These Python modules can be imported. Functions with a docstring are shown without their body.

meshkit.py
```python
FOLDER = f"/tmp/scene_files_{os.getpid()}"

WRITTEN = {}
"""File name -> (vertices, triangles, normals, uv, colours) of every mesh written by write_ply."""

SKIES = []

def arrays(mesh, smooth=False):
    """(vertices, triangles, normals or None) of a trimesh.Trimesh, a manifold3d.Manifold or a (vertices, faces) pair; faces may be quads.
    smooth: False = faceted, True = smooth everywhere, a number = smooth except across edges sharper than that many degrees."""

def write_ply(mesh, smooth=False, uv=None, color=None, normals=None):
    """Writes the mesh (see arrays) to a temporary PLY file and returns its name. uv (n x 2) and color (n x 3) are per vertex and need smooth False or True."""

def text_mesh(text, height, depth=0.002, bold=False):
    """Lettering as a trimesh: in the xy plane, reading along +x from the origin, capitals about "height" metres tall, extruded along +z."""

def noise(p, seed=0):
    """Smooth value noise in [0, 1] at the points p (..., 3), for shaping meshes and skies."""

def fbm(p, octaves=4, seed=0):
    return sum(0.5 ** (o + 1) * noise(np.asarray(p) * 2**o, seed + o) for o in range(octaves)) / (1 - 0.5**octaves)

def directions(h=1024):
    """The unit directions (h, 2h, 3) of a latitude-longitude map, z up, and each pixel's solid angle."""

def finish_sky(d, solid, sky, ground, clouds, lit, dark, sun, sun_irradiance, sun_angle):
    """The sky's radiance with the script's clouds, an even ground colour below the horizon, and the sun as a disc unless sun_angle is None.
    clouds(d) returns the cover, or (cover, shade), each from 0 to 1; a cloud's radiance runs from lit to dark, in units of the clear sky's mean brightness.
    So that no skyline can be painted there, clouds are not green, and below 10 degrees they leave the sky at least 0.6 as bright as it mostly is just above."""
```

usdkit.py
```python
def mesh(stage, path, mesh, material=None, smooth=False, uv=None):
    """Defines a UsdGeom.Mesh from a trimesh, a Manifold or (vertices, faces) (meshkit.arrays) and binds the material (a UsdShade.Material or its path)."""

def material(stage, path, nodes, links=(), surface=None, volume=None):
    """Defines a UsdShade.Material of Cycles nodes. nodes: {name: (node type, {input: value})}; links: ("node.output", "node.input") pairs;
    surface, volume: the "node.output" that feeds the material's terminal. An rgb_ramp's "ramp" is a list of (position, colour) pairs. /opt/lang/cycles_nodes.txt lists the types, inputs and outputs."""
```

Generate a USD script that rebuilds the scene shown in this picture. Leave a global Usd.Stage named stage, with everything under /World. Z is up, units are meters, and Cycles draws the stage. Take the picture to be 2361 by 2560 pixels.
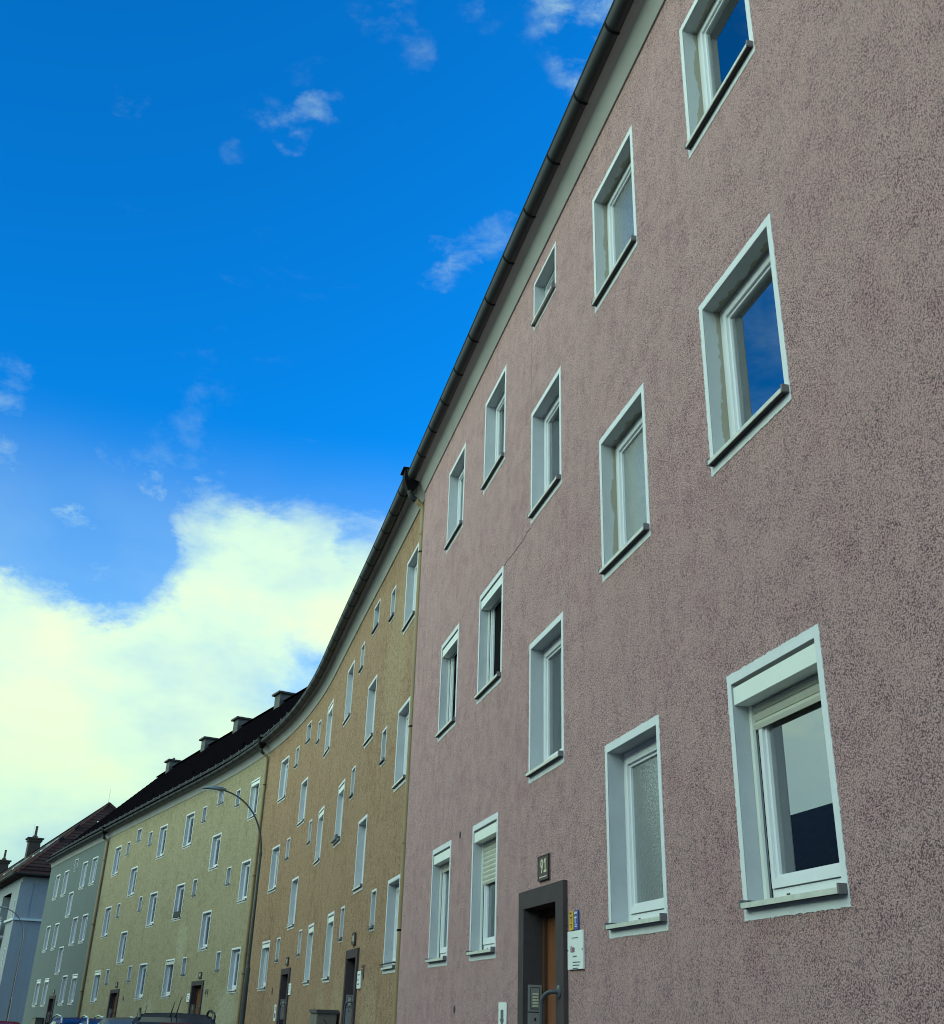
import math, random
import numpy as np, trimesh, usdkit, meshkit
from pxr import Usd, UsdGeom, UsdLux, UsdShade, Gf, Sdf
import shapely.geometry as sg

random.seed(7); RNG = np.random.default_rng(7)
stage = Usd.Stage.CreateInMemory()
UsdGeom.SetStageUpAxis(stage, 'Z'); UsdGeom.SetStageMetersPerUnit(stage, 1.0)
UsdGeom.Xform.Define(stage, '/World'); UsdGeom.Scope.Define(stage, '/World/Looks')
EYE = 1.85

# ------------------------------------------------------------------ camera
YAW, PITCH, ROLL, FPX, WPX = 0.2344947620824785, 0.44073981384432526, 0.03308759137332639, 2629.80, 2361.0
fw = np.array([math.sin(YAW)*math.cos(PITCH), math.cos(YAW)*math.cos(PITCH), math.sin(PITCH)])
rt = np.array([math.cos(YAW), -math.sin(YAW), 0.0]); up = np.cross(rt, fw)
rt, up = math.cos(ROLL)*rt+math.sin(ROLL)*up, -math.sin(ROLL)*rt+math.cos(ROLL)*up
cam = UsdGeom.Camera.Define(stage, '/World/camera')
cam.AddTransformOp().Set(Gf.Matrix4d(*rt, 0, *up, 0, *(-fw), 0, 0, 0, EYE, 1))
cam.CreateHorizontalApertureAttr(36.0); cam.CreateVerticalApertureAttr(36.0*1024/944)
cam.CreateFocalLengthAttr(FPX/WPX*36.0); cam.CreateClippingRangeAttr(Gf.Vec2f(0.1, 6000))
cam.CreateExposureAttr(0.8)

# ------------------------------------------------------------------ sky and sun
SUN_AZ, SUN_EL = math.radians(75.0), math.radians(11.0)      # behind the houses, so the street lies in shade
def direction(az, el):
    a, e = math.radians(az), math.radians(el)
    return (math.sin(a)*math.cos(e), math.cos(a)*math.cos(e), math.sin(e))
def build_sky():
    N = {'tc': ('texture_coordinate', {}),
         'sky': ('sky_texture', {'sky_type': 'single_scattering', 'sun_disc': False, 'sun_elevation': SUN_EL, 'sun_rotation': SUN_AZ, 'altitude': 300.0, 'air_density': 1.0, 'aerosol_density': 0.4, 'ozone_density': 1.5}),
         'tint': ('mix', {'mix_type': 'multiply', 'fac': 1.0, 'color2': (0.015, 1.0, 2.12)}),
         'sep': ('separate_xyz', {}),
         'map': ('mapping', {'scale': (1.0, 1.0, 1.9)}),
         'n1': ('noise_texture', {'scale': 5.0, 'detail': 9.0, 'roughness': 0.66, 'distortion': 0.3}),
         'n2': ('noise_texture', {'scale': 9.0, 'detail': 8.0, 'roughness': 0.68, 'distortion': 0.15}),
         'n3': ('noise_texture', {'scale': 5.5, 'detail': 5.0, 'roughness': 0.55}),
         'bias': ('rgb_ramp', {'ramp': [(0.0, (1.0,)*3), (0.17, (0.86,)*3), (0.28, (0.66,)*3), (0.36, (0.46,)*3), (0.41, (0.22,)*3), (0.46, (0.05,)*3), (0.60, (0.0,)*3), (1.0, (0.0,)*3)]}),
         }
    L = [('tc.generated', 'sky.vector'), ('sky.color', 'tint.color1'), ('tc.generated', 'sep.vector'), ('tc.generated', 'map.vector'),
         ('map.vector', 'n1.vector'), ('map.vector', 'n2.vector'), ('map.vector', 'n3.vector'), ('sep.z', 'bias.fac')]
    def lobe(k, az, el, r_out, r_in):
        N[k+'d'] = ('vector_math', {'math_type': 'dot_product', 'vector2': direction(az, el)})
        N[k] = ('map_range', {'range_type': 'smoothstep', 'from_min': math.cos(math.radians(r_out)), 'from_max': math.cos(math.radians(r_in)), 'to_min': 0.0, 'to_max': 1.0, 'clamp': True})
        L.extend([('nv.vector', k+'d.vector1'), (k+'d.value', k+'.value')])
    # the view direction jittered by noise gives the lobes torn outlines
    N['nj'] = ('vector_math', {'math_type': 'subtract', 'vector2': (0.5, 0.5, 0.5)})
    N['ns'] = ('vector_math', {'math_type': 'scale', 'scale': 0.085})
    N['nv0'] = ('vector_math', {'math_type': 'add'}); N['nv'] = ('vector_math', {'math_type': 'normalize'})
    L += [('n2.color', 'nj.vector1'), ('nj.vector', 'ns.vector1'), ('tc.generated', 'nv0.vector1'), ('ns.vector', 'nv0.vector2'), ('nv0.vector', 'nv.vector1')]
    def acc(prev, k, w):
        N[k+'m'] = ('math', {'math_type': 'multiply_add', 'value2': w})
        L.extend([(k+'.result', k+'m.value1'), (prev, k+'m.value3')])
        return k+'m.value'
    # unseen cloud added to brighten the fronts; one wide blue opening over the street
    lobe('open', -4.0, 48.0, 50.0, 32.0)
    N['b0'] = ('rgb_to_bw', {}); L.append(('bias.color', 'b0.color'))
    N['bfar'] = ('math', {'math_type': 'maximum', 'value2': 0.46}); L.append(('b0.val', 'bfar.value1'))
    N['bmix'] = ('mix_float', {}); L += [('open.result', 'bmix.fac'), ('bfar.value', 'bmix.a'), ('b0.val', 'bmix.b')]
    b = 'bmix.result'
    for k, az, el, ro, ri, w in [('ba', 4.0, 21.3, 5.6, 1.0, .62), ('bb', -.5, 21.9, 4.2, 0.5, .48), ('bc', 9.5, 19.5, 6.0, 2.0, .5), ('bd', -12.0, 15.0, 6.8, 2.5, .6), ('be', -2.0, 14.5, 6.5, 2.5, .6), ('bf', -6.0, 10.0, 9.0, 4.0, .35), ('bw', -85.0, 26.0, 58.0, 26.0, .75), ('bw2', -36.0, 14.0, 19.0, 9.0, .7),  # bw: cloud added out of view to brighten the house fronts
                                 ('ga', -5.6, 20.6, 3.6, .3, -.42), ('ga2', -9.4, 21.0, 3.6, .3, -.42), ('gb', -13.0, 21.8, 3.4, .4, -.45), ('gc', 5.4, 17.9, 2.6, .2, -.40), ('gd', 6.8, 22.8, 1.8, .2, -.45), ('ge', 1.5, 16.5, 3.0, .3, -.1)]:
        lobe(k, az, el, ro, ri); b = acc(b, k, w)
    N['sum'] = ('math', {'math_type': 'multiply_add', 'value2': 1.45}); L += [('n1.fac', 'sum.value1'), (b, 'sum.value3')]
    N['bank'] = ('map_range', {'range_type': 'smoothstep', 'from_min': 0.88, 'from_max': 1.98, 'to_min': 0.0, 'to_max': 1.0, 'clamp': True}); L.append(('sum.value', 'bank.value'))
    # small torn clouds higher up
    prev = None
    for k, az, el, ro, ri, w in [('wa', -1.9, 45.0, 1.2, .1, .5), ('wa1', 0.1, 44.2, 1.3, .1, .8), ('wa2', 2.0, 45.5, 1.2, .1, .75), ('wb', 11.0, 38.6, 1.3, .1, .6), ('wb1', 12.4, 39.3, 1.2, .1, .6), ('wb2', 14.4, 39.9, 1.3, .1, .45), ('wc', 22.2, 50.5, 3.8, .6, 1.2), ('wc2', 23.0, 47.3, 2.6, .2, 1.0), ('wd', 4.2, 50.9, 1.5, .1, .32), ('wd1', 6.6, 50.2, 1.3, .1, .32), ('wd2', 8.2, 48.7, 1.1, .1, .3), ('wd3', 13.5, 51.4, 1.8, .1, .45),
                                 ('we', -14.6, 28.3, 2.2, .3, .8), ('wf', -9.6, 22.9, 1.2, .2, .9), ('wf2', -13.0, 24.4, 2.0, .3, .6), ('wg', -10.7, 43.4, 1.0, .1, .4), ('wh', -5.2, 24.8, 1.3, .2, .9), ('wh2', -2.6, 24.9, 1.4, .2, .9), ('wh3', .2, 24.6, 1.3, .2, .7), ('wi', 6.4, 24.5, 1.2, .2, .8), ('wk', -7.2, 20.6, 3.2, .3, .9), ('wk2', -11.5, 21.8, 3.0, .3, .8), ('wj', -4.0, 42.3, .8, .1, .22)]:
        lobe(k, az, el, ro, ri)
        if prev is None:
            N['w0'] = ('math', {'math_type': 'multiply', 'value2': w}); L.append((k+'.result', 'w0.value1')); prev = 'w0.value'
        else: prev = acc(prev, k, w)
    N['n6'] = ('noise_texture', {'scale': 24.0, 'detail': 7.0, 'roughness': 0.62, 'distortion': 0.2}); L.append(('map.vector', 'n6.vector'))
    N['wt'] = ('map_range', {'range_type': 'smoothstep', 'from_min': 0.40, 'from_max': 0.78, 'clamp': True}); L.append(('n6.fac', 'wt.value'))
    N['wisp'] = ('math', {'math_type': 'multiply', 'use_clamp': True}); L += [(prev, 'wisp.value1'), ('wt.result', 'wisp.value2')]
    N['wis2'] = ('math', {'math_type': 'multiply', 'value2': 0.42}); L.append(('wisp.value', 'wis2.value1'))
    N['cover'] = ('math', {'math_type': 'maximum', 'use_clamp': True}); L += [('bank.result', 'cover.value1'), ('wis2.value', 'cover.value2')]
    # bright and thinner places inside the clouds
    N['cr'] = ('rgb_ramp', {'ramp': [(0.0, (2.9, 4.5, 4.6)), (0.38, (3.4, 5.0, 4.8)), (0.50, (4.3, 5.9, 4.6)), (0.62, (5.1, 6.4, 4.3)), (1.0, (5.5, 6.6, 4.3))]})
    N['cf'] = ('math', {'math_type': 'multiply_add', 'value2': 1.0}); N['cfl'] = ('math', {'math_type': 'multiply', 'value2': 0.0})
    L += [('n3.fac', 'cr.fac')]
    N['dim'] = ('rgb_ramp', {'ramp': [(0.0, (0.74, 0.80, 0.84)), (0.10, (0.84, 0.90, 0.92)), (0.26, (1.0, 1.0, 1.0)), (1.0, (1.0, 1.0, 1.0))]}); N['crd'] = ('mix', {'mix_type': 'multiply', 'fac': 1.0})
    L += [('sep.z', 'dim.fac'), ('cr.color', 'crd.color1'), ('dim.color', 'crd.color2')]
    N['fd'] = ('vector_math', {'math_type': 'dot_product', 'vector2': (-math.sin(SUN_AZ), -math.cos(SUN_AZ), 0.0)})
    N['fl'] = ('map_range', {'range_type': 'smoothstep', 'from_min': 0.15, 'from_max': 0.90, 'to_min': 1.0, 'to_max': 1.85, 'clamp': True}); N['crf'] = ('vector_math', {'math_type': 'scale'})  # clouds out of view opposite the sun, brightened to light the fronts
    L += [('tc.generated', 'fd.vector1'), ('fd.value', 'fl.value'), ('crd.color', 'crf.vector1'), ('fl.result', 'crf.scale')]
    # a thin veil lightens the blue towards the cloud bank
    N['veil'] = ('map_range', {'range_type': 'smoothstep', 'from_min': 0.49, 'from_max': 0.33, 'to_min': 0.0, 'to_max': 0.22, 'clamp': True}); N['cov2'] = ('math', {'math_type': 'maximum', 'use_clamp': True})
    L += [('sep.z', 'veil.value'), ('veil.result', 'cov2.value1'), ('cover.value', 'cov2.value2')]
    N['mixc'] = ('mix', {'mix_type': 'mix'}); L += [('cov2.value', 'mixc.fac'), ('tint.color', 'mixc.color1'), ('crf.vector', 'mixc.color2')]
    del N['cf'], N['cfl']
    N['bg'] = ('background_shader', {'strength': 0.1}); L.append(('mixc.color', 'bg.color'))
    m = usdkit.material(stage, '/World/Looks/sky', N, L, surface='bg.background')
    dome = UsdLux.DomeLight.Define(stage, '/World/sky')
    UsdShade.MaterialBindingAPI.Apply(dome.GetPrim()).Bind(m)
    dome.GetPrim().SetCustomDataByKey('kind', 'structure'); dome.GetPrim().SetCustomDataByKey('label', 'deep blue sky over a bank of pale greenish clouds')
build_sky()
sun = UsdLux.DistantLight.Define(stage, '/World/sun')
sun.CreateIntensityAttr(0.6); sun.CreateAngleAttr(0.5); sun.CreateColorAttr(Gf.Vec3f(1.0, 0.93, 0.82)); sun.CreateNormalizeAttr(True)
def aim(az, el):
    d = np.array(direction(math.degrees(az), math.degrees(el))); x = np.cross([0, 0, 1], d); x /= np.linalg.norm(x); y = np.cross(d, x)
    return Gf.Matrix4d(*x, 0, *y, 0, *d, 0, 0, 0, 50, 1)
sun.AddTransformOp().Set(aim(SUN_AZ, SUN_EL))

# ------------------------------------------------------------------ materials
def mat(name, N, L=(), surface='p.BSDF'): return usdkit.material(stage, '/World/Looks/'+name, N, L, surface=surface)
def plain(name, col, rough=0.6, metal=0.0, spec=0.5, bump=None, vary=0.12, vscale=6.0, coat=0.0):
    N = {'g': ('geometry', {}), 'n': ('noise_texture', {'scale': vscale, 'detail': 5.0, 'roughness': 0.6}),
         'r': ('rgb_ramp', {'ramp': [(0.25, tuple(c*(1-vary) for c in col)), (0.75, tuple(min(1, c*(1+vary)) for c in col))]}),
         'p': ('principled_bsdf', {'roughness': rough, 'metallic': metal, 'specular_ior_level': spec, 'coat_weight': coat})}
    L = [('g.position', 'n.vector'), ('n.fac', 'r.fac'), ('r.color', 'p.base_color')]
    if bump:
        N['nb'] = ('noise_texture', {'scale': bump[0], 'detail': 3.0, 'roughness': 0.6}); N['b'] = ('bump', {'strength': 1.0, 'distance': bump[1]})
        L += [('g.position', 'nb.vector'), ('nb.fac', 'b.height'), ('b.normal', 'p.normal')]
    return mat(name, N, L)
def stucco(name, light, pit_shade, blotch, grain=85.0, depth=0.012, pit_shade_amount=0.5, blotch_amount=0.6, patches=(), patch_col=None):
    """Roughcast render: coarse grain with the shade of its pits painted into the colour, worn blotches, faint rain streaks."""
    N = {'g': ('geometry', {}),
         'n1': ('noise_texture', {'scale': grain, 'detail': 4.5, 'roughness': 0.66, 'distortion': 0.0}),
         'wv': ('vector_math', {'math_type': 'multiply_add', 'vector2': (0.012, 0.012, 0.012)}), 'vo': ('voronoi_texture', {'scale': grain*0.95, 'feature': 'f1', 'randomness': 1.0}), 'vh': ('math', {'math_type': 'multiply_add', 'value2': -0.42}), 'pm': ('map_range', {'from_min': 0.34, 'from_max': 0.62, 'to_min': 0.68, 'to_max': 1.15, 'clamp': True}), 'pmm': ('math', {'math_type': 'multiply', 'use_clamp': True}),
         'n4': ('noise_texture', {'scale': grain*0.36, 'detail': 2.0, 'roughness': 0.5}),
         'n2': ('noise_texture', {'scale': 1.1, 'detail': 6.0, 'roughness': 0.62}),
         'n5': ('noise_texture', {'scale': 5.5, 'detail': 4.0, 'roughness': 0.6}),
         'ms': ('mapping', {'scale': (7.0, 7.0, 0.35)}), 'n3': ('noise_texture', {'scale': 1.0, 'detail': 5.0, 'roughness': 0.6}),
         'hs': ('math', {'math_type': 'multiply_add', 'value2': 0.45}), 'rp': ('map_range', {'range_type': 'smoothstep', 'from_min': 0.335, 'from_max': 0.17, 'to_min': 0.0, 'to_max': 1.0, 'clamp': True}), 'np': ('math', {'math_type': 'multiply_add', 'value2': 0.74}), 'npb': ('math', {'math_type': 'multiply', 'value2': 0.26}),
         'rb': ('map_range', {'range_type': 'smoothstep', 'from_min': 0.47, 'from_max': 0.68, 'to_min': 0.0, 'to_max': blotch_amount, 'clamp': True}),
         'bs': ('math', {'math_type': 'multiply_add', 'value2': 0.5}), 'bh': ('math', {'math_type': 'multiply_add', 'value2': 0.5, 'value3': 0.0}),
         'rs': ('map_range', {'from_min': 0.3, 'from_max': 0.75, 'to_min': 0.95, 'to_max': 1.04, 'clamp': True}),
         'c1': ('mix', {'color1': light, 'color2': blotch}), 'c2': ('mix', {'color2': pit_shade}), 'pa': ('math', {'math_type': 'multiply', 'value2': pit_shade_amount}),
         'c3': ('mix', {'mix_type': 'multiply', 'fac': 1.0}), 'cs': ('combine_xyz', {}),
         'b': ('bump', {'strength': 1.0, 'distance': depth}), 'p': ('principled_bsdf', {'roughness': 0.92, 'specular_ior_level': 0.25})}
    L = [('g.position', 'n1.vector'), ('g.position', 'n2.vector'), ('g.position', 'n4.vector'), ('g.position', 'n5.vector'), ('g.position', 'ms.vector'), ('ms.vector', 'n3.vector'),
         ('n4.fac', 'hs.value1'), ('vh.value', 'hs.value3'), ('hs.value', 'b.height'),
         ('n5.fac', 'bs.value1'), ('n2.fac', 'bh.value1'), ('bh.value', 'bs.value3'), ('bs.value', 'rb.value'),
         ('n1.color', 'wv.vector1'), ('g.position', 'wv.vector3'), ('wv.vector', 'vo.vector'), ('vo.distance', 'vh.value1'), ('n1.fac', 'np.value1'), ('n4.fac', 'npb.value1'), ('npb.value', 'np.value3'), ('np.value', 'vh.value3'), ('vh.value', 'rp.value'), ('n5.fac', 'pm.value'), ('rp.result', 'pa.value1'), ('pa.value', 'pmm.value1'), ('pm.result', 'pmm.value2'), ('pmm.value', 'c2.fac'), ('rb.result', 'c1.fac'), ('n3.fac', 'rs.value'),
         ('rs.result', 'cs.x'), ('rs.result', 'cs.y'), ('rs.result', 'cs.z'), ('cs.vector', 'c3.color2'), ('b.normal', 'p.normal')]
    src = 'c1.color'
    if patches:
        prev = None
        for i, (c, r) in enumerate(patches):
            N[f'q{i}'] = ('vector_math', {'math_type': 'subtract', 'vector2': c}); N[f'q{i}s'] = ('vector_math', {'math_type': 'multiply', 'vector2': tuple(1.0/x for x in r)})
            N[f'q{i}l'] = ('vector_math', {'math_type': 'length'}); N[f'q{i}j'] = ('math', {'math_type': 'multiply_add', 'value2': 0.9})
            N[f'q{i}m'] = ('map_range', {'range_type': 'smoothstep', 'from_min': 1.75, 'from_max': 1.05, 'to_min': 0.0, 'to_max': 1.0, 'clamp': True})
            L += [('g.position', f'q{i}.vector1'), (f'q{i}.vector', f'q{i}s.vector1'), (f'q{i}s.vector', f'q{i}l.vector1'), ('n5.fac', f'q{i}j.value1'), (f'q{i}l.value', f'q{i}j.value3'), (f'q{i}j.value', f'q{i}m.value')]
            if prev is None: prev = f'q{i}m.result'
            else:
                N[f'q{i}x'] = ('math', {'math_type': 'maximum'}); L += [(prev, f'q{i}x.value1'), (f'q{i}m.result', f'q{i}x.value2')]; prev = f'q{i}x.value'
        N['cp'] = ('mix', {'color2': patch_col}); L += [(src, 'cp.color1'), (prev, 'cp.fac')]; src = 'cp.color'
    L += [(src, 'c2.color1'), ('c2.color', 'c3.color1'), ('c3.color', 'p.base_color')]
    return mat(name, N, L)
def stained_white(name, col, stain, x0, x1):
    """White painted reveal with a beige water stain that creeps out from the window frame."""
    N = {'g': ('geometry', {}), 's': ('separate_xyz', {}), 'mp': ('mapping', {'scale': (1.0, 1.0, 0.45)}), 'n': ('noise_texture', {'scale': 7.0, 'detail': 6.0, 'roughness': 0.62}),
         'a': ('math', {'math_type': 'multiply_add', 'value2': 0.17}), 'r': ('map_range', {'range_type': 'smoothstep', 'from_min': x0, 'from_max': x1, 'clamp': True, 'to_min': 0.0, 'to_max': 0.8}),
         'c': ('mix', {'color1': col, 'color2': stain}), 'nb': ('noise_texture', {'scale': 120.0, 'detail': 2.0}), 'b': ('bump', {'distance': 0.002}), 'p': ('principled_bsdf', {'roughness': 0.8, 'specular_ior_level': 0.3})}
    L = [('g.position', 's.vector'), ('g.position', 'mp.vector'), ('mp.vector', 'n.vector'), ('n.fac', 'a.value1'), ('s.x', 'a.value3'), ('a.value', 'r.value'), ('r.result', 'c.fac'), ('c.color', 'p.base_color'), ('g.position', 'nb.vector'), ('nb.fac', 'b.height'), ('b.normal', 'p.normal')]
    return mat(name, N, L)
def pane(name, ior=2.7, tint=(0.75, 0.8, 0.8), rough=0.0):
    return mat(name, {'t': ('transparent_bsdf', {'color': tint}), 'g': ('glossy_bsdf', {'color': (0.95, 0.97, 0.97), 'roughness': rough}), 'f': ('fresnel', {'IOR': ior}), 'm': ('mix_closure', {})},
               [('f.fac', 'm.fac'), ('t.BSDF', 'm.closure1'), ('g.BSDF', 'm.closure2')], 'm.closure')
def frosted(name):
    return mat(name, {'g': ('geometry', {}), 'n': ('noise_texture', {'scale': 62.0, 'detail': 2.0}), 'b': ('bump', {'distance': 0.006, 'strength': 1.0}), 'd': ('diffuse_bsdf', {'color': (0.07, 0.075, 0.075)}), 'gl': ('glossy_bsdf', {'color': (0.95, 0.97, 0.97), 'roughness': 0.10}), 'f': ('fresnel', {'IOR': 4.6}), 'm': ('mix_closure', {})},
               [('g.position', 'n.vector'), ('n.fac', 'b.height'), ('b.normal', 'gl.normal'), ('b.normal', 'f.normal'), ('f.fac', 'm.fac'), ('d.BSDF', 'm.closure1'), ('gl.BSDF', 'm.closure2')], 'm.closure')

WHITE = (0.74, 0.75, 0.79)
M = {}
M['pink'] = stucco('pink_roughcast', (0.82, 0.50, 0.51), (0.165, 0.094, 0.112), (0.74, 0.405, 0.44), grain=116.0, depth=0.028, pit_shade_amount=0.8, blotch_amount=0.7)
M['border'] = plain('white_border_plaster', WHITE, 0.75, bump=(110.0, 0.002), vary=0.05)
M['reveal'] = plain('weathered_white_reveal', (0.49, 0.50, 0.54), 0.8, bump=(110.0, 0.002), vary=0.10, vscale=2.5)  # border white made darker, so the recess shade is in the colour
M['reveal_stained'] = stained_white('stained_white_reveal', (0.50, 0.51, 0.53), (0.33, 0.29, 0.20), 3.165, 3.176)  # darkened base paints in the recess shade; the beige stain is real
M['pvc'] = plain('white_window_frame', (0.76, 0.77, 0.82), 0.35, vary=0.02)
M['sill'] = plain('pale_metal_sill', (0.62, 0.62, 0.56), 0.45, metal=0.15, vary=0.15, vscale=14.0)
M['sill_dark'] = plain('grey_metal_sill', (0.16, 0.16, 0.17), 0.5, metal=0.3)
M['shutter'] = plain('white_roller_shutter', (0.80, 0.82, 0.78), 0.45, vary=0.03)
M['slat'] = plain('beige_shutter_slat', (0.55, 0.54, 0.48), 0.5, vary=0.06)
M['glass'] = pane('window_glass', ior=4.8); M['frosted'] = frosted('frosted_glass')
M['screen'] = plain('black_insect_screen', (0.006, 0.006, 0.007), 0.9, spec=0.05)  # even matt black used for a pane in place of clear glass
M['curtain'] = plain('grey_net_curtain', (0.42, 0.44, 0.45), 0.9)
M['room'] = plain('dim_room', (0.22, 0.21, 0.20), 0.9)
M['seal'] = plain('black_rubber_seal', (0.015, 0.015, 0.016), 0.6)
M['gutter'] = plain('dark_grey_gutter', (0.017, 0.018, 0.022), 0.5, metal=0.0, spec=0.4, vary=0.18, vscale=3.0)
M['gutter_joint'] = plain('black_gutter_joint', (0.006, 0.006, 0.007), 0.7, spec=0.1)
M['cornice'] = plain('grey_white_cornice', (0.34, 0.325, 0.32), 0.85, bump=(60.0, 0.002), vary=0.1, vscale=1.5)
M['roof_dark'] = mat('black_roof_tiles', {'g': ('geometry', {}), 'n': ('noise_texture', {'scale': 5.0, 'detail': 4.0}), 'r': ('rgb_ramp', {'ramp': [(0.3, (0.004, 0.003, 0.005)), (0.7, (0.009, 0.007, 0.009))]}), 'd': ('diffuse_bsdf', {'roughness': 0.6})}, [('g.position', 'n.vector'), ('n.fac', 'r.fac'), ('r.color', 'd.color')], 'd.BSDF')
M['roof_brown'] = plain('brown_roof_tiles', (0.040, 0.022, 0.019), 0.9, spec=0.15, vary=0.35, vscale=4.0)
M['chimney'] = plain('grey_chimney_render', (0.085, 0.088, 0.086), 0.85, vary=0.2, vscale=3.0)
M['chimney_cap'] = plain('dark_chimney_cap', (0.025, 0.025, 0.027), 0.7)
M['chimney_brown'] = plain('brown_chimney_brick', (0.05, 0.03, 0.025), 0.9, vary=0.25, vscale=9.0)
M['dark_surround'] = plain('dark_grey_door_surround', (0.072, 0.055, 0.060), 0.9, spec=0.2, bump=(55.0, 0.006), vary=0.15)
M['door_wood'] = mat('brown_door_wood', {'g': ('geometry', {}), 'mp': ('mapping', {'scale': (40.0, 40.0, 2.2)}), 'n': ('noise_texture', {'scale': 1.0, 'detail': 5.0, 'roughness': 0.6}), 'r': ('rgb_ramp', {'ramp': [(0.3, (0.10, 0.034, 0.014)), (0.7, (0.17, 0.062, 0.026))]}), 'p': ('principled_bsdf', {'roughness': 0.4})},
                     [('g.position', 'mp.vector'), ('mp.vector', 'n.vector'), ('n.fac', 'r.fac'), ('r.color', 'p.base_color')])
M['door_dark'] = plain('dark_brown_door_frame', (0.07, 0.028, 0.015), 0.5)
M['steel'] = plain('brushed_steel', (0.42, 0.44, 0.44), 0.38, metal=0.75, vary=0.08, vscale=20.0)
M['handle'] = plain('grey_painted_bar', (0.065, 0.07, 0.085), 0.35, metal=0.2)
M['guard'] = plain('galvanised_guard', (0.13, 0.135, 0.14), 0.6, metal=0.3)
M['black'] = plain('black_paint', (0.012, 0.012, 0.014), 0.5); M['white'] = plain('white_paint', (0.80, 0.81, 0.80), 0.4, vary=0.02)
M['enamel'] = plain('brown_enamel', (0.10, 0.066, 0.062), 0.6, spec=0.2, vary=0.06)
M['yellow'] = plain('yellow_plate', (0.62, 0.34, 0.015), 0.4); M['blue_plate'] = plain('blue_plate', (0.035, 0.055, 0.26), 0.4)
M['red_ink'] = plain('red_ink', (0.45, 0.03, 0.05), 0.5); M['grey_ink'] = plain('grey_ink', (0.10, 0.12, 0.15), 0.6)
M['paper_yellow'] = plain('cream_name_card', (0.62, 0.60, 0.42), 0.5)
M['pipe_ochre'] = plain('ochre_painted_downpipe', (0.31, 0.215, 0.115), 0.55, vary=0.12, vscale=2.0)
M['lamp'] = plain('grey_painted_lamp_post', (0.055, 0.062, 0.064), 0.45, metal=0.2, vary=0.2, vscale=3.0)
M['lamp_head'] = plain('grey_lamp_head', (0.20, 0.22, 0.22), 0.4, metal=0.3)
M['cabinet'] = plain('grey_green_cabinet', (0.15, 0.125, 0.105), 0.6, vary=0.15); M['cabinet_lid'] = plain('dark_cabinet_lid', (0.05, 0.047, 0.048), 0.6)
M['asphalt'] = plain('asphalt', (0.036, 0.036, 0.038), 0.9, bump=(90.0, 0.004), vary=0.2, vscale=2.0)
M['paving'] = plain('pavement_asphalt', (0.045, 0.045, 0.045), 0.9, bump=(90.0, 0.003), vary=0.2, vscale=1.5)
M['kerb'] = plain('granite_kerb', (0.28, 0.28, 0.27), 0.8, vary=0.15); M['earth'] = plain('earth', (0.045, 0.043, 0.034), 0.95, vary=0.3, vscale=0.4)
M['line'] = plain('road_paint', (0.7, 0.7, 0.68), 0.7)

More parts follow.
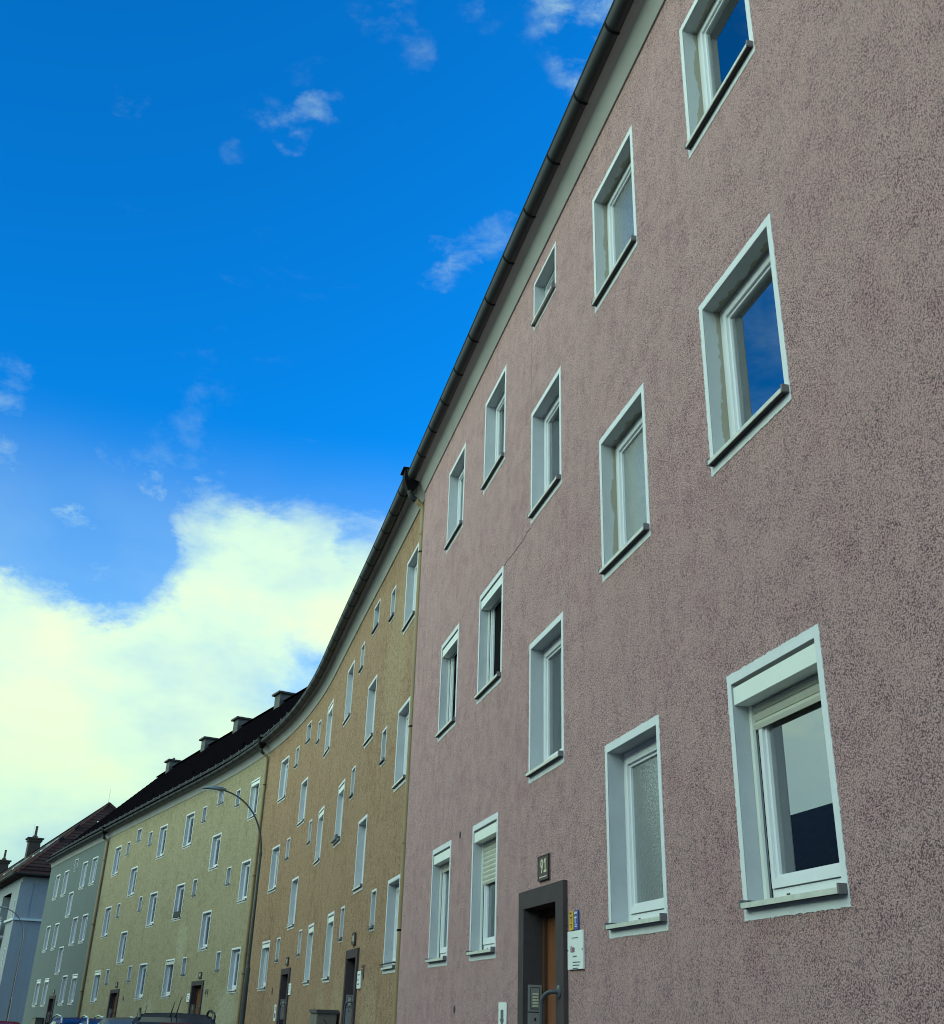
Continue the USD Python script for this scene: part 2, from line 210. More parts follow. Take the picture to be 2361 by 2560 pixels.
# ------------------------------------------------------------------ scene tree helpers
USED = {}
def path_for(parent, name):
    k = USED.get((parent, name), 0); USED[(parent, name)] = k+1
    return f'{parent}/{name}' if k == 0 else f'{parent}/{name}_{k:03d}'
def tag(prim, label=None, cat=None, group=None, kind=None):
    p = prim.GetPrim()
    for k, v in (('label', label), ('category', cat), ('group', group), ('kind', kind)):
        if v: p.SetCustomDataByKey(k, v)
    return prim
def xf(name, parent='/World', loc=None, rotz=0.0):
    x = UsdGeom.Xform.Define(stage, path_for(parent, name))
    if loc is not None:
        x.AddTranslateOp().Set(Gf.Vec3d(*map(float, loc))); x.AddRotateZOp().Set(float(rotz))
    return str(x.GetPath())
def obj(name, mesh, material, parent='/World', smooth=False):
    if isinstance(mesh, MB): mesh = mesh.get()
    return usdkit.mesh(stage, path_for(parent, name), mesh, M[material] if isinstance(material, str) else material, smooth=smooth)
def prim(path): return stage.GetPrimAtPath(path)

class MB:
    """Collects shapes in local coordinates; fn maps (a, b, c) to the world."""
    def __init__(self, fn=None): self.v, self.f, self.n, self.fn = [], [], 0, fn
    def add(self, v, f):
        v = np.asarray(v, float); f = np.asarray(f, int)
        if f.shape[1] == 4: f = np.vstack([f[:, [0, 1, 2]], f[:, [0, 2, 3]]])
        if self.fn is not None: v = self.fn(v)
        self.v.append(v); self.f.append(f+self.n); self.n += len(v); return self
    def box(self, a0, a1, b0, b1, c0, c1):
        a0, a1 = sorted((a0, a1)); b0, b1 = sorted((b0, b1)); c0, c1 = sorted((c0, c1))
        v = [(a, b, c) for c in (c0, c1) for b in (b0, b1) for a in (a0, a1)]
        return self.add(v, [(0, 2, 3, 1), (4, 5, 7, 6), (0, 1, 5, 4), (2, 6, 7, 3), (0, 4, 6, 2), (1, 3, 7, 5)])
    def tube(self, pts, r, seg=10):
        pts = np.asarray(pts, float); r = np.broadcast_to(np.asarray(r, float), len(pts)); n = len(pts)
        t = np.gradient(pts, axis=0); t /= np.linalg.norm(t, axis=1, keepdims=True)
        ref = np.array([0.0, 0, 1]) if abs(t[0][2]) < 0.9 else np.array([1.0, 0, 0]); V = []
        x = np.cross(ref, t[0]); x /= np.linalg.norm(x)
        for i in range(n):
            x = x-t[i]*(x@t[i]); x /= np.linalg.norm(x); y = np.cross(t[i], x)
            for k in range(seg):
                a = 2*math.pi*k/seg; V.append(pts[i]+r[i]*(math.cos(a)*x+math.sin(a)*y))
        F = [(i*seg+k, i*seg+(k+1) % seg, (i+1)*seg+(k+1) % seg, (i+1)*seg+k) for i in range(n-1) for k in range(seg)]
        F = [q for q in F]; V += [pts[0], pts[-1]]; T = []
        for a, b, c, d in F: T += [(a, b, c), (a, c, d)]
        for k in range(seg): T += [(n*seg, (k+1) % seg, k), (n*seg+1, (n-1)*seg+k, (n-1)*seg+(k+1) % seg)]
        return self.add(V, T)
    def mesh(self, m): return self.add(np.array(m.vertices), np.array(m.faces))
    def sweep(self, prof, ss, cap=True):
        """A closed outline [(n, z), ...] carried along s."""
        prof = np.asarray(prof, float); k = len(prof)
        area = sum(prof[i][0]*prof[(i+1) % k][1]-prof[(i+1) % k][0]*prof[i][1] for i in range(k))
        if area < 0: prof = prof[::-1]
        V = [(s, p[0], p[1]) for s in ss for p in prof]; T = []
        for i in range(len(ss)-1):
            for j in range(k):
                a, b = i*k+j, i*k+(j+1) % k; T += [(a, b, b+k), (a, b+k, a+k)]
        if cap:
            tri = trimesh.creation.triangulate_polygon(sg.Polygon(prof), engine='earcut'); tv, tf = tri
            for e, flip in ((0, True), (len(ss)-1, False)):
                idx = [e*k+int(np.argmin(((prof-q)**2).sum(1))) for q in np.asarray(tv)]
                for q in tf:
                    t3 = [idx[q[0]], idx[q[1]], idx[q[2]]]; T.append(t3[::-1] if flip else t3)
        return self.add(V, [t if True else t for t in np.array(T)[:, [0, 1, 2]]])
    def get(self): return (np.vstack(self.v), np.vstack(self.f))

# ------------------------------------------------------------------ the curved building line
KS = np.array([0, 6, 12, 18, 24, 30, 45, 58.0])
TH = [-0.0013, -0.01348, -0.00338, -0.10356, -0.24181, -0.31993, -0.31756, -0.29131]
DZ = [-0.00706, -0.04544, -0.07403, -0.14397, -0.25247, -0.43128, -0.87592, -1.22304]
_t = np.interp(np.arange(0, 200, .1)+.05, KS, TH)
_S = np.arange(0, 200.05, .1); _X = 3.08378+np.concatenate([[0], np.cumsum(np.sin(_t)*.1)]); _Y = 15.3+np.concatenate([[0], np.cumsum(np.cos(_t)*.1)])
def F(v):
    """(s along the building line, n towards the street, z above eye level) -> world."""
    v = np.asarray(v, float); s, n, z = v[..., 0], v[..., 1], v[..., 2]
    x = np.where(s < 0, 3.08378, np.interp(s, _S, _X)); y = np.where(s < 0, 15.3+s, np.interp(s, _S, _Y)); th = np.where(s < 0, 0, np.interp(s, KS, TH))
    return np.stack([x-np.cos(th)*n, y+np.sin(th)*n, z+np.interp(s, KS, DZ)+EYE], -1)
def FP(v):
    """The pink house: a straight front in the plane x = 3."""
    v = np.asarray(v, float); return np.stack([3.0-v[..., 1], v[..., 0], v[..., 2]+EYE], -1)

# ------------------------------------------------------------------ setting: ground, road, pavement, kerb
def strip(n0, n1, z, ss): 
    m = MB(F); V = [(s, n, z) for s in ss for n in np.linspace(n0, n1, 4)]; T = []
    for i in range(len(ss)-1):
        for j in range(3): a = i*4+j; T += [(a, a+1, a+5), (a, a+5, a+4)]
    return m.add(V, np.array(T))
SG = np.concatenate([np.arange(-60, 0, 5.0), np.arange(0, 60, 1.0), np.arange(60, 171, 5.0)])
def ground():
    xs = np.concatenate([[-1500, -500, -200, -100], np.arange(-60, 61, 20), [100, 200, 500, 1500]]); ys = np.concatenate([[-800, -200, -60], np.arange(0, 121, 6), [200, 400, 800, 2500]])
    V = [(x, y, float(np.interp(y-15.3, KS, DZ))-0.12) for y in ys for x in xs]; k = len(xs)
    T = [t for i in range(len(ys)-1) for j in range(k-1) for t in ((i*k+j, i*k+j+1, i*k+k+j+1), (i*k+j, i*k+k+j+1, i*k+k+j))]
    return (np.array(V), np.array(T))
tag(obj('ground', ground(), 'earth'), 'flat ground under the street and houses', kind='structure')
tag(obj('road', strip(1.95, 11.0, -1.85, SG), 'asphalt'), 'grey asphalt road curving along the houses', kind='structure')
tag(obj('pavement', strip(-0.2, 1.8, -1.72, SG), 'paving'), 'pavement along the house fronts', kind='structure')
tag(obj('kerb', MB(F).sweep([(1.8, -2.0), (1.95, -2.0), (1.95, -1.73), (1.93, -1.715), (1.8, -1.715)], SG), 'kerb'), 'granite kerb between pavement and road', kind='structure')
tag(obj('pavement', strip(11.15, 13.0, -1.72, SG), 'paving'), 'pavement on the far side of the street', kind='structure')
tag(obj('kerb', MB(F).sweep([(11.0, -2.0), (11.15, -2.0), (11.15, -1.715), (11.02, -1.715), (11.0, -1.73)], SG), 'kerb'), 'granite kerb on the far side of the street', kind='structure')
# ------------------------------------------------------------------ parts of a house front
def wall_mesh(fn, s0, s1, z0, z1, holes, ds=1.0, n=0.0):
    A = sorted(set([s0, s1]+[round(float(q), 4) for q in np.arange(s0+ds, s1-ds*.4, ds)]+[h[0] for h in holes]+[h[1] for h in holes]))
    B = sorted(set([z0, z1]+[h[2] for h in holes]+[h[3] for h in holes])); A = [a for a in A if s0 <= a <= s1]; B = [b for b in B if z0 <= b <= z1]
    V = [(a, n, b) for b in B for a in A]; k = len(A); T = []
    for j in range(len(B)-1):
        for i in range(k-1):
            cs, cz = (A[i]+A[i+1])/2, (B[j]+B[j+1])/2
            if any(h[0] < cs < h[1] and h[2] < cz < h[3] for h in holes): continue
            q = j*k+i; T += [(q, q+k, q+k+1), (q, q+k+1, q+1)]
    return MB(fn).add(V, np.array(T))
def jagged_border(fn, s0, s1, z0, z1, ws, wt, wb, rng, amp=0.004):
    """Flat plaster band round an opening whose outer edge wanders where the roughcast stops."""
    step = 0.013
    def edge(p, q): 
        n = max(2, int(np.hypot(q[0]-p[0], q[1]-p[1])/step)); return [(p[0]+(q[0]-p[0])*i/n, p[1]+(q[1]-p[1])*i/n) for i in range(n)]
    i0, i1, j0, j1 = s0+ws, s1-ws, z0+wb, z1-wt
    O = edge((s0, z0), (s1, z0))+edge((s1, z0), (s1, z1))+edge((s1, z1), (s0, z1))+edge((s0, z1), (s0, z0))
    V = []; 
    for (a, b) in O:
        ja, jb = rng.normal(0, amp*.6, 2); oa = a+(ja if a in (s0, s1) else 0)+(amp*.4 if a == s1 else -amp*.4 if a == s0 else 0); ob = b+(jb if b in (z0, z1) else 0)
        ia, ib = min(max(a, i0), i1), min(max(b, j0), j1)
        V += [(oa, 0.004, ob), (ia, 0.004, ib), (oa, -0.012, ob)]
    n = len(O); T = []
    for k in range(n):
        a, b = 3*k, 3*((k+1) % n); T += [(a, b, b+1), (a, b+1, a+1), (a, a+2, b+2), (a, b+2, b)]
    return MB(fn).add(V, np.array(T))
def frame_ring(m, a0, a1, n0, n1, c0, c1, w, wb=None):
    wb = w if wb is None else wb
    m.box(a0, a0+w, n0, n1, c0, c1); m.box(a1-w, a1, n0, n1, c0, c1); m.box(a0+w, a1-w, n0, n1, c1-w, c1); m.box(a0+w, a1-w, n0, n1, c0, c0+wb); return m
def window(parent, fn, s0, s1, z0, z1, box=False, slats=0, glass='glass', curtain=False, reveal='reveal', near=False, rng=RNG, boxmat='shutter', depth=0.13, small=False, label=None, nsill=True):
    w = xf('window', parent)
    if label: tag(prim(w), label)
    ws = 0.05 if not small else 0.035; wt, wb = (0.062, 0.075) if not small else (0.04, 0.06)
    i0, i1, j0, j1 = s0+ws, s1-ws, z0+wb, z1-wt
    if near:
        obj('border', jagged_border(fn, s0, s1, z0, z1, ws, wt, wb, rng), 'border', w)
    m = MB(fn); e = 0.001 if near else 0.004
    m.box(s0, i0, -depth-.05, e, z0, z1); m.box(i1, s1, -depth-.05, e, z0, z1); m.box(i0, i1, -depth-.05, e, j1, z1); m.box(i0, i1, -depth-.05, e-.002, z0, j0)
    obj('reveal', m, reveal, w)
    if not near:
        obj('border', frame_ring(MB(fn), s0, s1, .0045, .008, z0, z1, ws, wb), 'border', w)
    # sill: a folded metal sheet with upturned ends
    m = MB(fn); so = 0.012 if not small else 0.02
    V = [(a, b, c) for a in (s0+.012, s1-.04) for b, c in ((-depth, j0+.03), (.05, j0+.012), (.05, j0-.016), (.044, j0-.016), (.044, j0+.006), (-depth, j0+.022))]
    T = []
    for j in range(6): T += [(j, (j+1) % 6, (j+1) % 6+6), (j, (j+1) % 6+6, j+6)]
    T += [(0, 4, 1), (0, 5, 4), (1, 4, 3), (1, 3, 2), (6, 7, 10), (6, 10, 11), (7, 9, 10), (7, 8, 9)]
    m.add(V, np.array(T))
    if not small: obj('drip_strip', MB(fn).box(s0+.03, s1-.055, .006, .043, j0-.013, j0-.009), 'seal', w)  # black strip added under the sill as its painted shadow
    obj('sill', m, 'sill' if nsill else 'sill_dark', w)
    for a in (s0+.006, s1-.05): obj('sill_cap', MB(fn).box(a, a+.016, -depth+.01, .051, j0-.018, j0+.030), 'sill_dark', w)
    zt = j1
    fwid = 0.058 if not small else 0.03; swid = 0.062 if not small else 0.032; c0 = j0+.028
    m = frame_ring(MB(fn), i0+.001, i1-.001, -depth-.05, -depth, c0, j1-.001, fwid, fwid)
    obj('frame', m, 'pvc', w)
    g = 0.006
    m = frame_ring(MB(fn), i0+fwid+g, i1-fwid-g, -depth-.045, -depth+.012, c0+fwid+g, j1-fwid-g, swid*.62, swid*.8)
    m2 = frame_ring(MB(fn), i0+fwid+g+swid*.62, i1-fwid-g-swid*.62, -depth-.04, -depth-.006, c0+fwid+g+swid*.8, j1-fwid-g-swid*.62, swid*.38, swid*.3)
    m.add(np.vstack(m2.v), np.vstack(m2.f)) if m.fn is None else (m.v.append(np.vstack(m2.v)), m.f.append(np.vstack(m2.f)+m.n))
    obj('sash', m, 'pvc', w)
    obj('seal', frame_ring(MB(fn), i0+fwid-.004, i1-fwid+.004, -depth-.046, -depth-.02, c0+fwid-.004, j1-fwid+.004, .013), 'seal', w)
    x0, x1, y0, y1 = i0+fwid+swid, i1-fwid-swid, c0+fwid+swid*1.1, j1-fwid-swid
    obj('pane', MB(fn).box(x0-.004, x1+.004, -depth-.03, -depth-.024, y0-.004, y1+.004), glass, w)
    if near and glass == 'glass' and not curtain: obj('inner_pane', MB(fn).box(x0-.004, x1+.004, -depth-.049, -depth-.045, y0-.004, y1+.004), glass, w)
    if near and not small: obj('drain_cap', MB(fn).box(i1-.23, i1-.20, -depth, -depth+.004, c0+.02, c0+.028), 'seal', w)
    if curtain:
        n = 26; V = []; T = []
        for k in range(n+1):
            a = i0+(i1-i0)*k/n; b = -depth-.16+.022*math.sin(k*1.9)+.01*math.sin(k*.7); V += [(a, b, c0), (a, b, j1)]
        for k in range(n): T += [(2*k, 2*k+2, 2*k+3), (2*k, 2*k+3, 2*k+1)]
        obj('curtain', MB(fn).add(V, np.array(T)), 'curtain', w)
    if box:
        bz = j1-.13 if not near else j1-.128
        m = MB(fn)
        m.box(i0+.004, i1-.004, -depth+.014, -.006, bz, j1-.024)
        obj('shutter_box', m, boxmat, w)
        for a in (i0+.002, i1-.036): obj('guide_rail', MB(fn).box(a, a+.034, -depth+.014, -depth+.034, c0, bz-.001), 'shutter', w)
        obj('rail_gap', MB(fn).box(i1-.050, i1-.037, -depth+.001, -depth+.004, c0, bz-.002), 'seal', w)
        if slats:
            h = 0.05
            for k in range(slats):
                t = bz-.003-h*k; last = k == slats-1
                V = [(a, b, c) for a in (i0+.037, i1-.037) for b, c in ((-depth+.016, t), (-depth+.028, t-h*.45), (-depth+.016, t-h*.92), (-depth+.012, t-h*.92), (-depth+.012, t))]
                T = []
                for j in range(5): T += [(j, (j+1) % 5, (j+1) % 5+5), (j, (j+1) % 5+5, j+5)]
                T += [(0, 1, 4), (1, 3, 4), (1, 2, 3), (5, 9, 6), (6, 9, 8), (6, 8, 7)]
                obj('slat', MB(fn).add(V, np.array(T)), 'slat', w)
    return w
def door(parent, fn, s0, s1, zt, p=0.04, depth=0.14, near=False, opening=None, ztop=None, label=None):
    d = xf('door', parent)
    if label: tag(prim(d), label)
    a0, a1 = opening or (s0+.17, s1-.14); c1 = ztop if ztop is not None else zt-.15
    m = MB(fn); m.box(s0, a0, -depth-.1, p, -2.0, zt); m.box(a1, s1, -depth-.1, p, -2.0, zt); m.box(a0, a1, -depth-.1, p, c1, zt); obj('surround', m, 'dark_surround', d)
    m = MB(fn); m.box(a1-.06, a1, -depth-.06, -depth, -2.0, c1); m.box(a0, a0+.05, -depth-.06, -depth, -2.0, c1); m.box(a0+.05, a1-.06, -depth-.06, -depth, c1-.06, c1); obj('frame', m, 'door_dark', d)
    m = MB(fn); m.box(a0+.055, a1-.065, -depth-.07, -depth-.03, -2.0, c1-.065); obj('leaf', m, 'door_wood', d)
    m = MB(fn); m.box(a0+.12, a0+.19, -depth-.031, -depth-.026, -1.5, c1-.36); obj('glass_slot', m, 'black', d)
    # entry panel on the jamb, with its name cards, and the box below it
    e = a1; n0, n1 = (-depth+.01, -.006)
    obj('entry_panel', MB(fn).box(e-.014, e-.001, n0, n1, -.011, .205), 'steel', d)
    obj('entry_panel_rim', frame_ring(MB(lambda v: fn(np.stack([v[..., 1], v[..., 0], v[..., 2]], -1))), n0+.018, n1-.018, e-.017, e-.013, .008, .186, .006), 'handle', d)
    for k in range(5): obj('name_card', MB(fn).box(e-.019, e-.013, n0+.03, n1-.042, .026+.024*k, .043+.024*k), 'paper_yellow', d)
    m = MB(fn).box(e-.02, e-.001, n0, n1, -.30, -.02); obj('letter_box', m, 'steel', d)
    obj('key_hole', MB(fn).box(e-.023, e-.019, (n0+n1)/2-.008, (n0+n1)/2+.008, -.085, -.06), 'black', d)
    # grab bar: leaves a round flange on the surround, bends down
    hs = s0+.11; hz = 0.14 if near else 0.08
    k = np.linspace(0, math.pi/2, 9)
    pts = [(hs, p+.004, hz), (hs+.01, p+.05, hz)]+[(hs+.01+.10*math.sin(a), p+.05+.065*math.sin(a), hz-.10*(1-math.cos(a))) for a in k[1:]]+[(hs+.115, p+.115, hz-.4), (hs+.12, p+.115, hz-1.1)]
    obj('grab_bar', MB(fn).tube(pts, 0.017, 12), 'handle', d, smooth=40)
    obj('flange', MB(fn).tube([(hs, p+.001, hz), (hs, p+.008, hz), (hs, p+.018, hz)], [.052, .05, .024], 18), 'handle', d, smooth=40)
    return d
def house_shell(root, fn, s0, s1, wallmat, holes, lip=8.05, prof=None, gc=(.225, 8.37), gr=.1, gutter_to=None, steps=8, ridge=14.25, ends=(True, True), wall_top=8.6, guard=None):
    obj('wall', wall_mesh(fn, s0, s1, -2.0, wall_top, holes), wallmat, root)
    ss = list(np.arange(s0, s1-.3, .8))+[s1]
    prof = prof or [(0.002, lip), (.018, lip), (.03, lip+.03), (.05, lip+.085), (.085, lip+.17), (.10, lip+.20), (.19, lip+.225), (.19, lip+.30), (0.002, lip+.34)]
    obj('cornice', MB(fn).sweep(prof, ss), 'cornice', root)
    gn, gz = gc
    g = xf('gutter', root); L = 0.87; k = int(round((s1-s0)/L)); L = (s1-s0)/k
    arc = np.linspace(math.pi, 2*math.pi, 15)
    outer = [(gn-gr*math.cos(a-math.pi)*-1*-1, gz+gr*math.sin(a)) for a in arc]
    prof_g = [(gn+gr*math.cos(a), gz+gr*math.sin(a)) for a in arc]+[(gn+gr+.012, gz+.012), (gn+gr-.004, gz+.016)]+[(gn+(gr-.008)*math.cos(a), gz+(gr-.008)*math.sin(a)) for a in arc[::-1]]
    rj = gr+.006
    prof_j = [(gn+rj*math.cos(a), gz+rj*math.sin(a)) for a in arc]+[(gn+(gr+.001)*math.cos(a), gz+(gr+.001)*math.sin(a)) for a in arc[::-1]]
    for i in range(k):
        a, b = s0+i*L, s0+(i+1)*L
        obj('gutter_section', MB(fn).sweep(prof_g, [a+.001, b-.001]), 'gutter', g, smooth=35)
        if i: obj('gutter_joint', MB(fn).sweep(prof_j, [a-.014, a+.014]), 'gutter_joint', g)
    # roof: courses of tiles on both slopes, down to just above the gutter
    en, ez = gn+.02, gz+.10
    def slope(na, za, nb, zb, st):
        P = []; 
        for i in range(st):
            t0, t1 = i/st, (i+1)/st; P += [(na+(nb-na)*t0, za+(zb-za)*t0), (na+(nb-na)*t1, za+(zb-za)*t1-.03)]
        return P
    pf_ = slope(en, ez+.03, -5.5, ridge, steps)+[(-5.5, ridge)]+[(-11.2, ez), (-11.2, ez-.14), (-5.5, ridge-.18), (en, ez-.04)]
    obj('roof', MB(fn).sweep(pf_, ss), 'roof_dark', root)
    obj('ridge_cap', MB(fn).sweep([(-5.5+.13*math.cos(a), ridge-.03+.09*math.sin(a)) for a in np.linspace(0, math.pi, 7)], ss), 'roof_dark', root)
    m = MB(fn); m.sweep([(-1.5, -2.0), (-1.45, -2.0), (-1.45, 8.4), (-1.5, 8.4)], ss)
    for z in (-.55, 2.3, 5.1, 7.9): m.sweep([(-1.44, z), (-.2, z), (-.2, z+.15), (-1.44, z+.15)], ss)
    obj('interior', m, 'room', root)
    obj('rear_wall', wall_mesh(fn, s0, s1, -2.0, 8.6, [], n=-11.0), wallmat, root)
    for q, on in ((s0, ends[0]), (s1, ends[1])):
        if on: obj('end_wall', MB(fn).sweep([(-.03, -2.0), (-10.97, -2.0), (-10.97, 8.4), (-5.5, ridge-.25), (-.03, 8.4)], [q, q-.2 if q == s1 else q+.2]), wallmat, root)
def downpipe(root, fn, s, gc, wall_n=0.0, pn=0.065, r=.052, lower='pipe_ochre', hop=True, joints=(4.9, 2.3)):
    d = xf('downpipe', root); gn, gz = gc
    if hop:
        m = MB(fn); V = []
        for w, dn, z in ((.13, .13, gz+.12), (.13, .13, gz-.10), (.055, .055, gz-.24)):
            V += [(s-w, gn-dn, z), (s+w, gn-dn, z), (s+w, gn+dn, z), (s-w, gn+dn, z)]
        T = []
        for i in range(2):
            for j in range(4): a, b = i*4+j, i*4+(j+1) % 4; T += [(a, b, b+4), (a, b+4, a+4)]
        T += [(8, 9, 10), (8, 10, 11)]
        m.add(V, np.array(T)); m.box(s-.16, s+.16, gn-.16, gn+.17, gz+.121, gz+.135)
        obj('hopper', m, 'gutter_joint', d)
    k = np.linspace(0, 1, 9); z0 = gz-.22
    bend = [(s, gn, z0+.05), (s, gn, z0-.02)]+[(s, gn-(gn-pn)*.45*(1-math.cos(t*math.pi/2)), z0-.02-.16*math.sin(t*math.pi/2)) for t in k[1:]]
    obj('elbow', MB(fn).tube(bend, r*1.03, 12), 'gutter', d, smooth=50)
    n1, z1 = bend[-1][1], bend[-1][2]
    low = [(s, n1, z1+.01)]+[(s, n1-(n1-pn)*t, z1-.02-.10*t) for t in (.15, .5, .85)]+[(s, pn, z1-.20), (s, pn, z1-.30)]
    obj('lower_elbow', MB(fn).tube(low, r, 12), lower, d, smooth=50)
    obj('pipe', MB(fn).tube([(s, pn, z1-.28), (s, pn, 3.0), (s, pn, -.0), (s, pn, -2.0)], r, 14), lower, d, smooth=50)
    for z in joints: obj('pipe_joint', MB(fn).tube([(s, pn, z-.03), (s, pn, z+.03)], r+.008, 14), lower, d, smooth=50)
    for z in (7.0, 4.0, 1.0): obj('pipe_clip', MB(fn).tube([(s, pn, z-.012), (s, pn, z+.012)], r+.006, 14), 'gutter_joint', d)
def chimney(root, fn, s, ridge=14.25, w=.35, d=.31, h=.36, n=-5.5, pots=0):
    c = xf('chimney', root)
    m = MB(fn).box(s-w, s+w, n-d, n+d, ridge-.9, ridge+h); obj('stack', m, 'chimney', c)
    m = MB(fn); V = [(s+a*(w+.13), n+b*(d+.13), ridge+h+z) for z in (0.0, .09) for a, b in ((-1, -1), (1, -1), (1, 1), (-1, 1))]
    m.add(V, np.array([(0, 2, 1), (0, 3, 2), (4, 5, 6), (4, 6, 7)]+[t for i in range(4) for t in ((i, (i+1) % 4, (i+1) % 4+4), (i, (i+1) % 4+4, i+4))])); obj('cap', m, 'chimney_cap', c)
    for k in range(pots): obj('pot', MB(fn).tube([(s-.1+.28*k, n, ridge+h+.09), (s-.1+.28*k, n, ridge+h+.26)], .07, 8), 'chimney_cap', c)
def sign(name, fn, s_left, z_top, w, h, material, label, cat, marks=(), texts=(), screws=(), th=.012, n=.004, rim=None, round_=False):
    """A plate on the wall. marks: (x, y, w, h, material) from its upper left corner as one reads it; texts: (string, x, baseline, height, material)."""
    x = xf(name); tag(prim(x), label, cat)
    m = MB(fn)
    if round_:
        p = sg.box(.012, .012, w-.012, h-.012).buffer(.012, 4); e = trimesh.creation.extrude_polygon(p, th, engine='earcut'); v = np.array(e.vertices)
        m.add(np.stack([s_left-v[:, 0], n+v[:, 2], z_top-h+v[:, 1]], -1), np.array(e.faces))
    else: m.box(s_left-w, s_left, n, n+th, z_top-h, z_top)
    obj('plate', m, material, x)
    if rim: obj('rim', frame_ring(MB(fn), s_left-w, s_left, n+th-.004, n+th+.004, z_top-h, z_top, .008), rim, x)
    for (mx, my, mw, mh, mm) in marks: obj('mark', MB(fn).box(s_left-mx-mw, s_left-mx, n+th, n+th+.002, z_top-my-mh, z_top-my), mm, x)
    for (t, mx, my, mh, mm, bold, sx) in texts:
        e = meshkit.text_mesh(t, mh, 0.002, bold=bold); v = np.array(e.vertices)
        obj('lettering', MB(fn).add(np.stack([s_left-mx-v[:, 0]*sx, n+th+.0005+v[:, 2], z_top-my+v[:, 1]], -1), np.array(e.faces)), mm, x)
    for (mx, my) in screws: obj('screw', MB(fn).tube([(s_left-mx, n+th-.002, z_top-my), (s_left-mx, n+th+.004, z_top-my)], .006, 8), 'black', x)
    return x

# ------------------------------------------------------------------ pink house
def hole(*w): return (w[0], w[1], w[2], w[3])
PINKW = {'A3': (4.608, 5.667, 6.027, 7.44), 'B3': (6.72, 7.764, 6.02, 7.413), 'A2': (4.656, 5.691, 3.255, 4.641), 'B2': (6.726, 7.743, 3.264, 4.626),
         'C4': (8.931, 9.753, 7.152, 7.827), 'C3': (8.793, 9.819, 4.704, 6.081), 'D3': (10.926, 11.952, 6.06, 7.44), 'E3': (13.077, 14.118, 6.09, 7.446),
         'D2': (10.89, 11.976, 3.276, 4.653), 'E2': (13.077, 14.139, 3.291, 4.677), 'C2': (8.778, 9.831, 1.965, 3.363),
         'D1': (10.92, 11.991, .456, 1.872), 'E1': (13.065, 14.124, .444, 1.863), 'B1': (6.732, 7.782, .489, 1.899), 'A1': (4.65, 5.694, .483, 1.881)}
pink = xf('pink_apartment_building'); tag(prim(pink), 'nearest house, pink grey roughcast front with deep white framed windows', 'apartment building')
GP = (.225, 8.37)
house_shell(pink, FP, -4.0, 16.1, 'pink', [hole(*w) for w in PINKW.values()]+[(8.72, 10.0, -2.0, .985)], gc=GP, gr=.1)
POPT = {'A3': dict(reveal='reveal_stained'), 'A2': dict(reveal='reveal_stained'), 'B3': dict(glass='frosted', reveal='reveal_stained'), 'B2': dict(glass='frosted', reveal='reveal_stained'),
        'C3': dict(curtain=True), 'C2': dict(curtain=True), 'D3': dict(curtain=True), 'E3': dict(), 'D2': dict(box=True, glass='screen'), 'E2': dict(box=True, glass='screen'), 'D1': dict(box=True, slats=9, label='window with its roller shutter half lowered'),
        'E1': dict(box=True, slats=2), 'B1': dict(glass='frosted', label='narrow window with frosted glass'), 'A1': dict(box=True, slats=3, label='large window with white shutter box and two slats down'), 'C4': dict()}
for k, w in PINKW.items(): window(pink, FP, *w, near=True, small=(k == 'C4'), **POPT[k])
door(pink, FP, 8.72, 10.0, .985, near=True, opening=(8.92, 9.84), ztop=.833)
downpipe(pink, FP, 16.26, (.235, 8.37), pn=-.02, r=.05, joints=(7.35, 2.25))
# cracks and small holes in the render
def crack(fn, pts, w): 
    pts = np.array(pts); m = MB(fn); V = []; T = []
    for i, p in enumerate(pts):
        t = pts[min(i+1, len(pts)-1)]-pts[max(i-1, 0)]; t = np.array([-t[1], t[0]])/max(np.linalg.norm(t), 1e-9)*w/2*(0.6+.8*RNG.random()); V += [(p[0]+t[0], .0025, p[1]+t[1]), (p[0]-t[0], .0025, p[1]-t[1])]
    for i in range(len(pts)-1): T += [(2*i, 2*i+1, 2*i+3), (2*i, 2*i+3, 2*i+2)]
    return m.add(V, np.array(T))
def wander(p, q, n, amp, sag=0.0):
    out = []; y = 0
    for i in range(n+1):
        t = i/n; y = .7*y+RNG.normal(0, amp); out.append((p[0]+(q[0]-p[0])*t+(y if abs(q[1]-p[1]) > abs(q[0]-p[0]) else 0), p[1]+(q[1]-p[1])*t-sag*math.sin(math.pi*t)+(0 if abs(q[1]-p[1]) > abs(q[0]-p[0]) else y)))
    return out
obj('crack', crack(FP, wander((9.83, 4.68), (10.9, 4.65), 26, .006, .03), .009), 'seal', pink)
obj('crack', crack(FP, wander((9.84, 7.14), (9.84, 6.09), 20, .001), .005), 'seal', pink)
for (s, z) in ((12.61, 1.86), (12.61, -.02)): obj('plug_hole', MB(FP).tube([(s, .001, z), (s, .003, z)], .042, 12), 'seal', pink)

